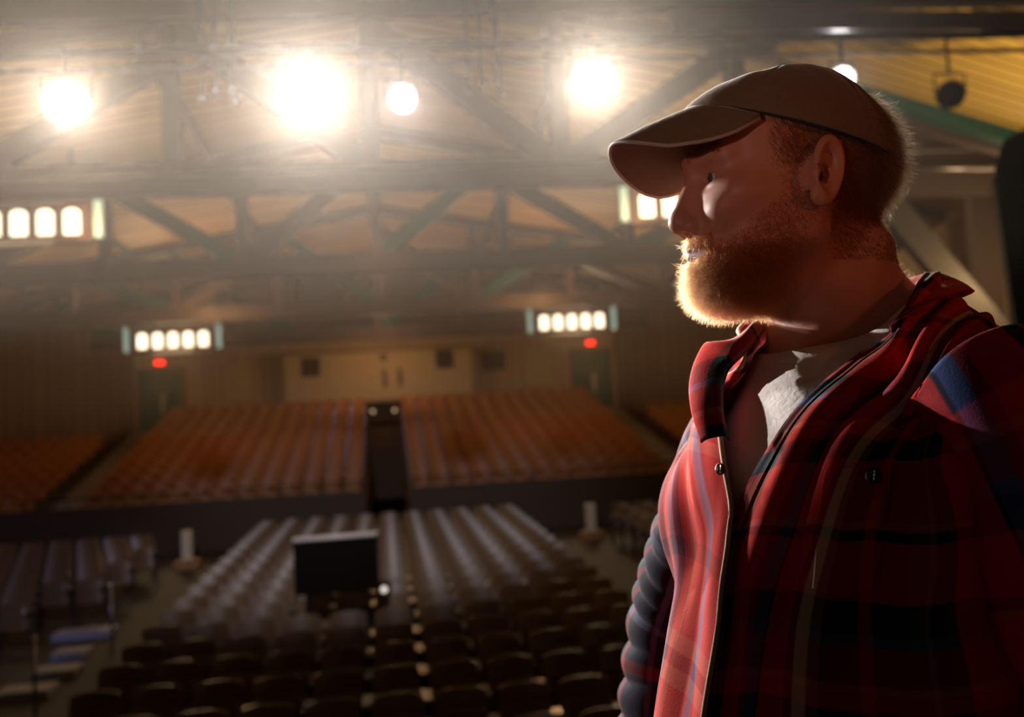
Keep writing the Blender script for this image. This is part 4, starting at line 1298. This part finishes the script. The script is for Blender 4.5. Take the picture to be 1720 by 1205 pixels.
# far edge of the opening (his right front): stands off the body
edgeF = [trace(torso_neck, x, y, OFF + .012) for x, y in ((1198, 1090), (1210, 985), (1222, 900), (1226, 850), (1216, 790), (1208, 730), (1206, 680), (1215, 640), (1248, 600))]
hemF = np.array([edgeF[0][0], edgeF[0][1], 0.88]); midF = np.array([edgeF[0][0], edgeF[0][1] + .01, 1.05])
edgeF = [hemF, midF] + edgeF + [np.array([0.085, -0.04, 1.55])]
sideR = [(0.19, -0.0, 0.88), (0.19, 0.0, 1.1), (0.19, 0.02, 1.25), (0.195, 0.045, 1.34), (0.200, 0.035, 1.41), (0.20, -0.03, 1.465)]
def foldsR(t, v):
    f = 0.0028 * np.sin(26 * t + 3 * v) * S(v, .4, .6)
    f += 0.006 * S(v, .35, .6) * np.exp(-((t - .15) / .3) ** 2)
    f += 0.004 * np.sin(12 * t - 9 * v)
    f += 0.002 * S(v, .0, .3)
    return f
PR = panel(edgeF, sideR, 1, foldsR, 0.012)
uvR = np.stack([arclen(PR, 0), arclen(PR, 1)], -1)
wid = np.median(uvR[-1, :, 0]); uvR[:, :, 0] = np.linspace(0, 1, NU)[:, None] * wid + 0.04
cloth('front_panel', PR, uvR, M['plaid_lit'], SHIRT)

# back
NB = 100
left = smooth_path(sideL, NV); right = smooth_path(sideR, NV)
P = np.zeros((NB, NV, 3))
topc = smooth_path([(-0.20, -0.03, 1.465), (-0.14, -0.045, 1.505), (-0.085, -0.06, 1.55), (0, -0.115, 1.54), (0.085, -0.06, 1.55), (0.14, -0.045, 1.505), (0.20, -0.03, 1.465)], NB)
for i in range(NB):
    t = i / (NB - 1)
    v = np.linspace(0, 1, NV)[:, None]
    base = left * (1 - t) + right * t + np.array([0, -0.20, 0]) * math.sin(math.pi * t) ** .6
    base = base + (topc[i] - base[-1]) * S(v, .80, 1.0) + np.array([0, -0.02, 0.0]) * math.sin(math.pi * t) * (v < .8)
    P[i] = base
P = cling(torso_neck, P, OFF - 0.007 + 0.003 * np.sin(np.linspace(0, 9, NB))[:, None] * np.ones((1, NV)), 10)
uv = np.stack([arclen(P, 0), arclen(P, 1)], -1); uv[:, :, 0] = np.linspace(0, 1, NB)[:, None] * np.median(uv[-1, :, 0])
cloth('back_panel', P, uv, M['plaid'], SHIRT)

# sleeves: tubes along the arm with bunched cloth
def sleeve(A, sgn, fold, r0, r1):
    pts = smooth_path([np.array(A[0]) + np.array([-sgn * .035, 0, .035]), A[0], (np.array(A[0]) + np.array(A[1])) / 2 + np.array([sgn * .004, 0, 0]), A[1], np.array(A[1]) * .45 + np.array(A[2]) * .55, A[2]], 230)
    n, m = 72, 230
    P = np.zeros((n, m, 3)); uv = np.zeros((n, m, 2))
    side0 = np.array([1.0, 0, 0])
    s_ = np.r_[0, np.cumsum(np.linalg.norm(np.diff(pts, axis=0), axis=1))]
    for j in range(m):
        tg = pts[min(j + 1, m - 1)] - pts[max(j - 1, 0)]; tg /= np.linalg.norm(tg)
        a = side0 - tg * (side0 @ tg); a /= np.linalg.norm(a); b = np.cross(tg, a)
        t = j / (m - 1)
        for i in range(n):
            th = 2 * math.pi * i / n
            r = r0 + (r1 - r0) * t + fold(th, t, s_[j])
            if t > .965: r = r1 * .93
            P[i, j] = pts[j] + (a * math.cos(th) + b * math.sin(th)) * r
            uv[i, j] = (i / n * 0.42, s_[j])
    return P, uv
def foldR(th, t, s):
    # rolls of bunched cloth down the outside of the far arm
    ph = 2 * math.pi * (s / 0.030 - 6.0 * max(0, t - .15)) * (0.55 + 0.45 * S(t, .1, .5)) + 0.9 * math.sin(th + .7) + .5 * math.sin(th * 2)
    amp = 0.0058 * S(t, .10, .22)
    return amp * (abs(math.sin(ph / 2)) * 2 - 1) * (0.55 + 0.45 * math.cos(th - .3)) + .003 * math.sin(th * 3 + 4 * t)
def foldN(th, t, s):
    return 0.004 * math.sin(th * 3 + 14 * t) + 0.004 * math.sin(26 * t + 2 * math.sin(th)) * S(t, .15, .4) + 0.008 * math.exp(-((th - 2.0) / .4) ** 2) * (t < .6)
Ps, uv = sleeve(ARM_R, 1, foldR, 0.070, 0.047)
cloth('sleeve', Ps, uv, plaid('plaid_flannel_shaded_sleeve', 1.0, 0.0, 2), SHIRT, closed=True)
Ps, uv = sleeve(ARM_L, -1, foldN, 0.084, 0.05)
cloth('sleeve', Ps, uv, M['plaid_sleeve'], SHIRT, closed=True)

# button bands: raised strips along both edges, pale edge cord, buttons
def strip(P, i0, w_cols, lift, name, m, j0, j1, parent=SHIRT, uvs=None):
    N_ = grad(torso_neck, P.reshape(-1, 3)).reshape(P.shape)
    Q = P[i0:i0 + w_cols, j0:j1] + N_[i0:i0 + w_cols, j0:j1] * lift
    return cloth(name, Q, uvs[i0:i0 + w_cols, j0:j1], m, parent, 0.0016)
bandN = strip(PL, 0, 9, 0.0022, 'button_band', M['plaid'], 0, 140, uvs=uvL)
bandF = strip(PR, 0, 9, -0.0030, 'button_band', M['plaid'], 0, 140, uvs=uvR)
Ng = grad(torso_neck, PL[0]); pts = [tuple(p) for p in (PL[0] + Ng * 0.002)[::2]]
MB().tube(pts, 0.0013, 6).build('edge_cord', M['lining'], bandN, smooth=True)
Ng2 = grad(torso_neck, PR[0]); pts = [tuple(p) for p in (PR[0] - Ng2 * 0.001)[::2]]
MB().tube(pts, 0.0028, 6).build('edge_cord', M['lining'], bandF, smooth=True)
def button(p, n, parent, m=None, r=0.0062):
    q = Vector(n).to_track_quat('Z', 'Y').to_matrix(); p = Vector(p)
    s = MB(); T = lambda z: p + q @ Vector((0, 0, z))
    s.tube([T(0), T(.0018), T(.0030), T(.0026)], [r * .9, r, r * .86, r * .6], 18)
    for a in range(4):
        o = Vector((math.cos(a * math.pi / 2 + .4) * r * .3, math.sin(a * math.pi / 2 + .4) * r * .3, .0028))
        s.ball(p + q @ o, r * .13, 6)
    return s.build('button', m or M['button'], parent, smooth=True)
jz = lambda P, z: int(np.argmin(np.abs(P[0, :, 2] - z)))
for z in (0.98, 1.08, 1.18, 1.28):
    j = jz(PL, z); n = grad(torso_neck, PL[4:5, j])[0]
    button(PL[4, j] + n * .0045, n, bandN)
j = int(np.argmin(np.linalg.norm(PR[0] - trace(torso_neck, 1217, 786, OFF + .01), axis=1)))
n = grad(torso_neck, PR[0:1, j])[0]
button(PR[0, j] + np.array([0, .004, 0]), np.array([-.3, .9, .1]), bandF)

# chest pocket with flap button
def near_surface(px, py, off): return trace(torso_neck, px, py, off)
c = [(1388, 800), (1500, 776), (1492, 1010), (1440, 1042), (1372, 1000)]
A_, B_, C_, D_ = [near_surface(x, y, OFF + .004) for x, y in ((1385, 790), (1500, 775), (1476, 1000), (1362, 1010))]
nu, nv = 24, 40
P = np.zeros((nu, nv, 3))
for i in range(nu):
    for j in range(nv):
        u, v = i / (nu - 1), j / (nv - 1)
        P[i, j] = (A_ * (1 - u) + B_ * u) * (1 - v) + (D_ * (1 - u) + C_ * u) * v
        if v > .85: P[i, j] += (A_ - D_) * 0.10 * (v - .85) / .15 * abs(2 * u - 1)
def shirt_surface_off(P, tpl=PL):
    # distance of the shirt panel from the body under each point, so that things sit on the cloth
    T = tpl[::3, ::3].reshape(-1, 3); T_off = torso_neck(T.astype(np.float32))
    Q = P.reshape(-1, 3); o = np.zeros(len(Q))
    for k in range(0, len(Q), 400):
        d = ((Q[k:k + 400, None] - T[None]) ** 2).sum(-1)
        ii = np.argpartition(d, 16, axis=1)[:, :16]
        o[k:k + 400] = np.take_along_axis(np.broadcast_to(T_off, d.shape), ii, 1).mean(1)
    return o.reshape(P.shape[:-1])
P = cling(torso_neck, P, OFF, 6)
so = shirt_surface_off(P)
for _ in range(25):
    so[1:-1] = (so[:-2] + 2 * so[1:-1] + so[2:]) / 4; so[:, 1:-1] = (so[:, :-2] + 2 * so[:, 1:-1] + so[:, 2:]) / 4
P = cling(torso_neck, P, so + .0045, 6)
uv = np.stack([arclen(P, 0) + 0.125, arclen(P, 1) * -1 + .31], -1)
Tq = PL.reshape(-1, 3); Uq = uvL.reshape(-1, 2); Pq = P.reshape(-1, 3)
uv = np.array([Uq[np.argmin(((Tq - q) ** 2).sum(1))] for q in Pq]).reshape(P.shape[0], P.shape[1], 2)
for _ in range(8):
    uv[1:-1] = (uv[:-2] + 2 * uv[1:-1] + uv[2:]) / 4; uv[:, 1:-1] = (uv[:, :-2] + 2 * uv[:, 1:-1] + uv[:, 2:]) / 4
pk = cloth('chest_pocket', P, uv, M['plaid'], SHIRT)
p = near_surface(1468, 800, OFF); o_ = shirt_surface_off(p[None])[0]; p = near_surface(1468, 800, o_ + .007)
button(p, grad(torso_neck, p[None])[0], pk, M['black'], 0.0075)

# collar: a fold lying round the neck, its near leaf behind the neck, its far leaf hanging dark
cp = [trace(torso_neck, 1222, 742, OFF + .022), trace(torso_neck, 1213, 690, OFF + .022), trace(torso_neck, 1218, 635, OFF + .02), trace(torso_neck, 1255, 590, OFF + .012), (0.088, -0.03, 1.545), (0.062, -0.100, 1.552), (0, -0.125, 1.555),
      (-0.062, -0.105, 1.555), (-0.088, -0.06, 1.540), trace(torso_neck, 1500, 560, OFF + .008)]
NC = 150
cpth = smooth_path(cp, NC)
def soft(A, n=14):
    Q = A.copy()
    for _ in range(n): Q[1:-1] = (Q[:-2] + 2 * Q[1:-1] + Q[2:]) / 4
    return Q
tg = np.gradient(cpth, axis=0); tg = soft(tg, 30); tg /= np.linalg.norm(tg, axis=1)[:, None]
nn = soft(grad(torso_neck, cpth), 60); nn /= np.linalg.norm(nn, axis=1)[:, None]
dw = np.cross(nn, tg); dw /= np.linalg.norm(dw, axis=1)[:, None]
if dw[NC // 2][2] > 0: dw = -dw
K = 22
P = np.zeros((NC, K, 3))
for i in range(NC):
    p, n, dwn = cpth[i], nn[i], dw[i]
    u = i / (NC - 1)
    Lc = 0.014 + 0.036 * math.sin(math.pi * min(1, u * .9 + .1)) ** 1.5 + .014 * u
    st = 0.004 + 0.014 * math.sin(math.pi * u)
    for k in range(K):
        w_ = k / (K - 1)
        if w_ < .25:
            P[i, k] = p + n * (0.004 * w_ / .25) + np.array([0, 0, st * (w_ / .25)])
        else:
            a = (w_ - .25) / .75
            P[i, k] = p + n * (.004 + .012 * math.sin(math.pi * min(1, a * 1.1) * .5)) + np.array([0, 0, st]) + dwn * Lc * a
uv = np.stack([arclen(P, 1), arclen(P, 0)], -1)[:, :, :]
cloth('collar', P, uv + 0.02, M['plaid'], SHIRT)

# ---- trousers, belt and boots (below the picture, he stands on the stage)
M['denim'] = mat('denim', (0.03, 0.045, 0.09), 0.85, col2=(0.02, 0.03, 0.06), scale=60, bump=.2)
def jeans(p):
    d = ell(p, (0, -0.02, .92), (.193, .145, .13))
    for sg in (-1, 1):
        d = smin(d, cap(p, (sg * .098, -.005, .86), (sg * .118, .005, .48), .098, .075), .04)
        d = smin(d, cap(p, (sg * .118, .005, .48), (sg * .128, -.02, .07), .073, .068), .03)
    d = smax(d, p[:, 2] - .985, .004)
    return smax(d, 0.06 - p[:, 2], .004)
v3, f3 = extract(jeans, (-.26, -.22, .02), (.26, .2, 1.02), 0.007)
link('jeans', mesh_np('jeans', v3, f3), M['denim'], MAN)
M['boot'] = mat('brown_leather', (0.10, 0.05, 0.025), 0.45)
for sg in (-1, 1):
    def boot(p, sg=sg):
        d = cap(p, (sg * .128, -.035, .05), (sg * .128, -.02, .14), .055, .052)
        d = smin(d, cap(p, (sg * .128, -.03, .05), (sg * .142, .13, .045), .046, .043), .04)
        return smax(d, 0.012 - p[:, 2], .003)
    vb, fb = extract(boot, (sg * .135 - .1, -.14, -.03), (sg * .135 + .1, .24, .23), 0.005)
    bt_ = link('boot', mesh_np('boot', vb, fb), M['boot'], MAN)
    s = MB(); s.tube([(sg * .131, -.03, 0), (sg * .131, -.03, .016)], .056, 20); s.box((sg * .137, .05, .008), (.09, .17, .016)); s.tube([(sg * .142, .13, 0), (sg * .142, .13, .016)], .047, 20)
    s.build('sole', M['black'], bt_)
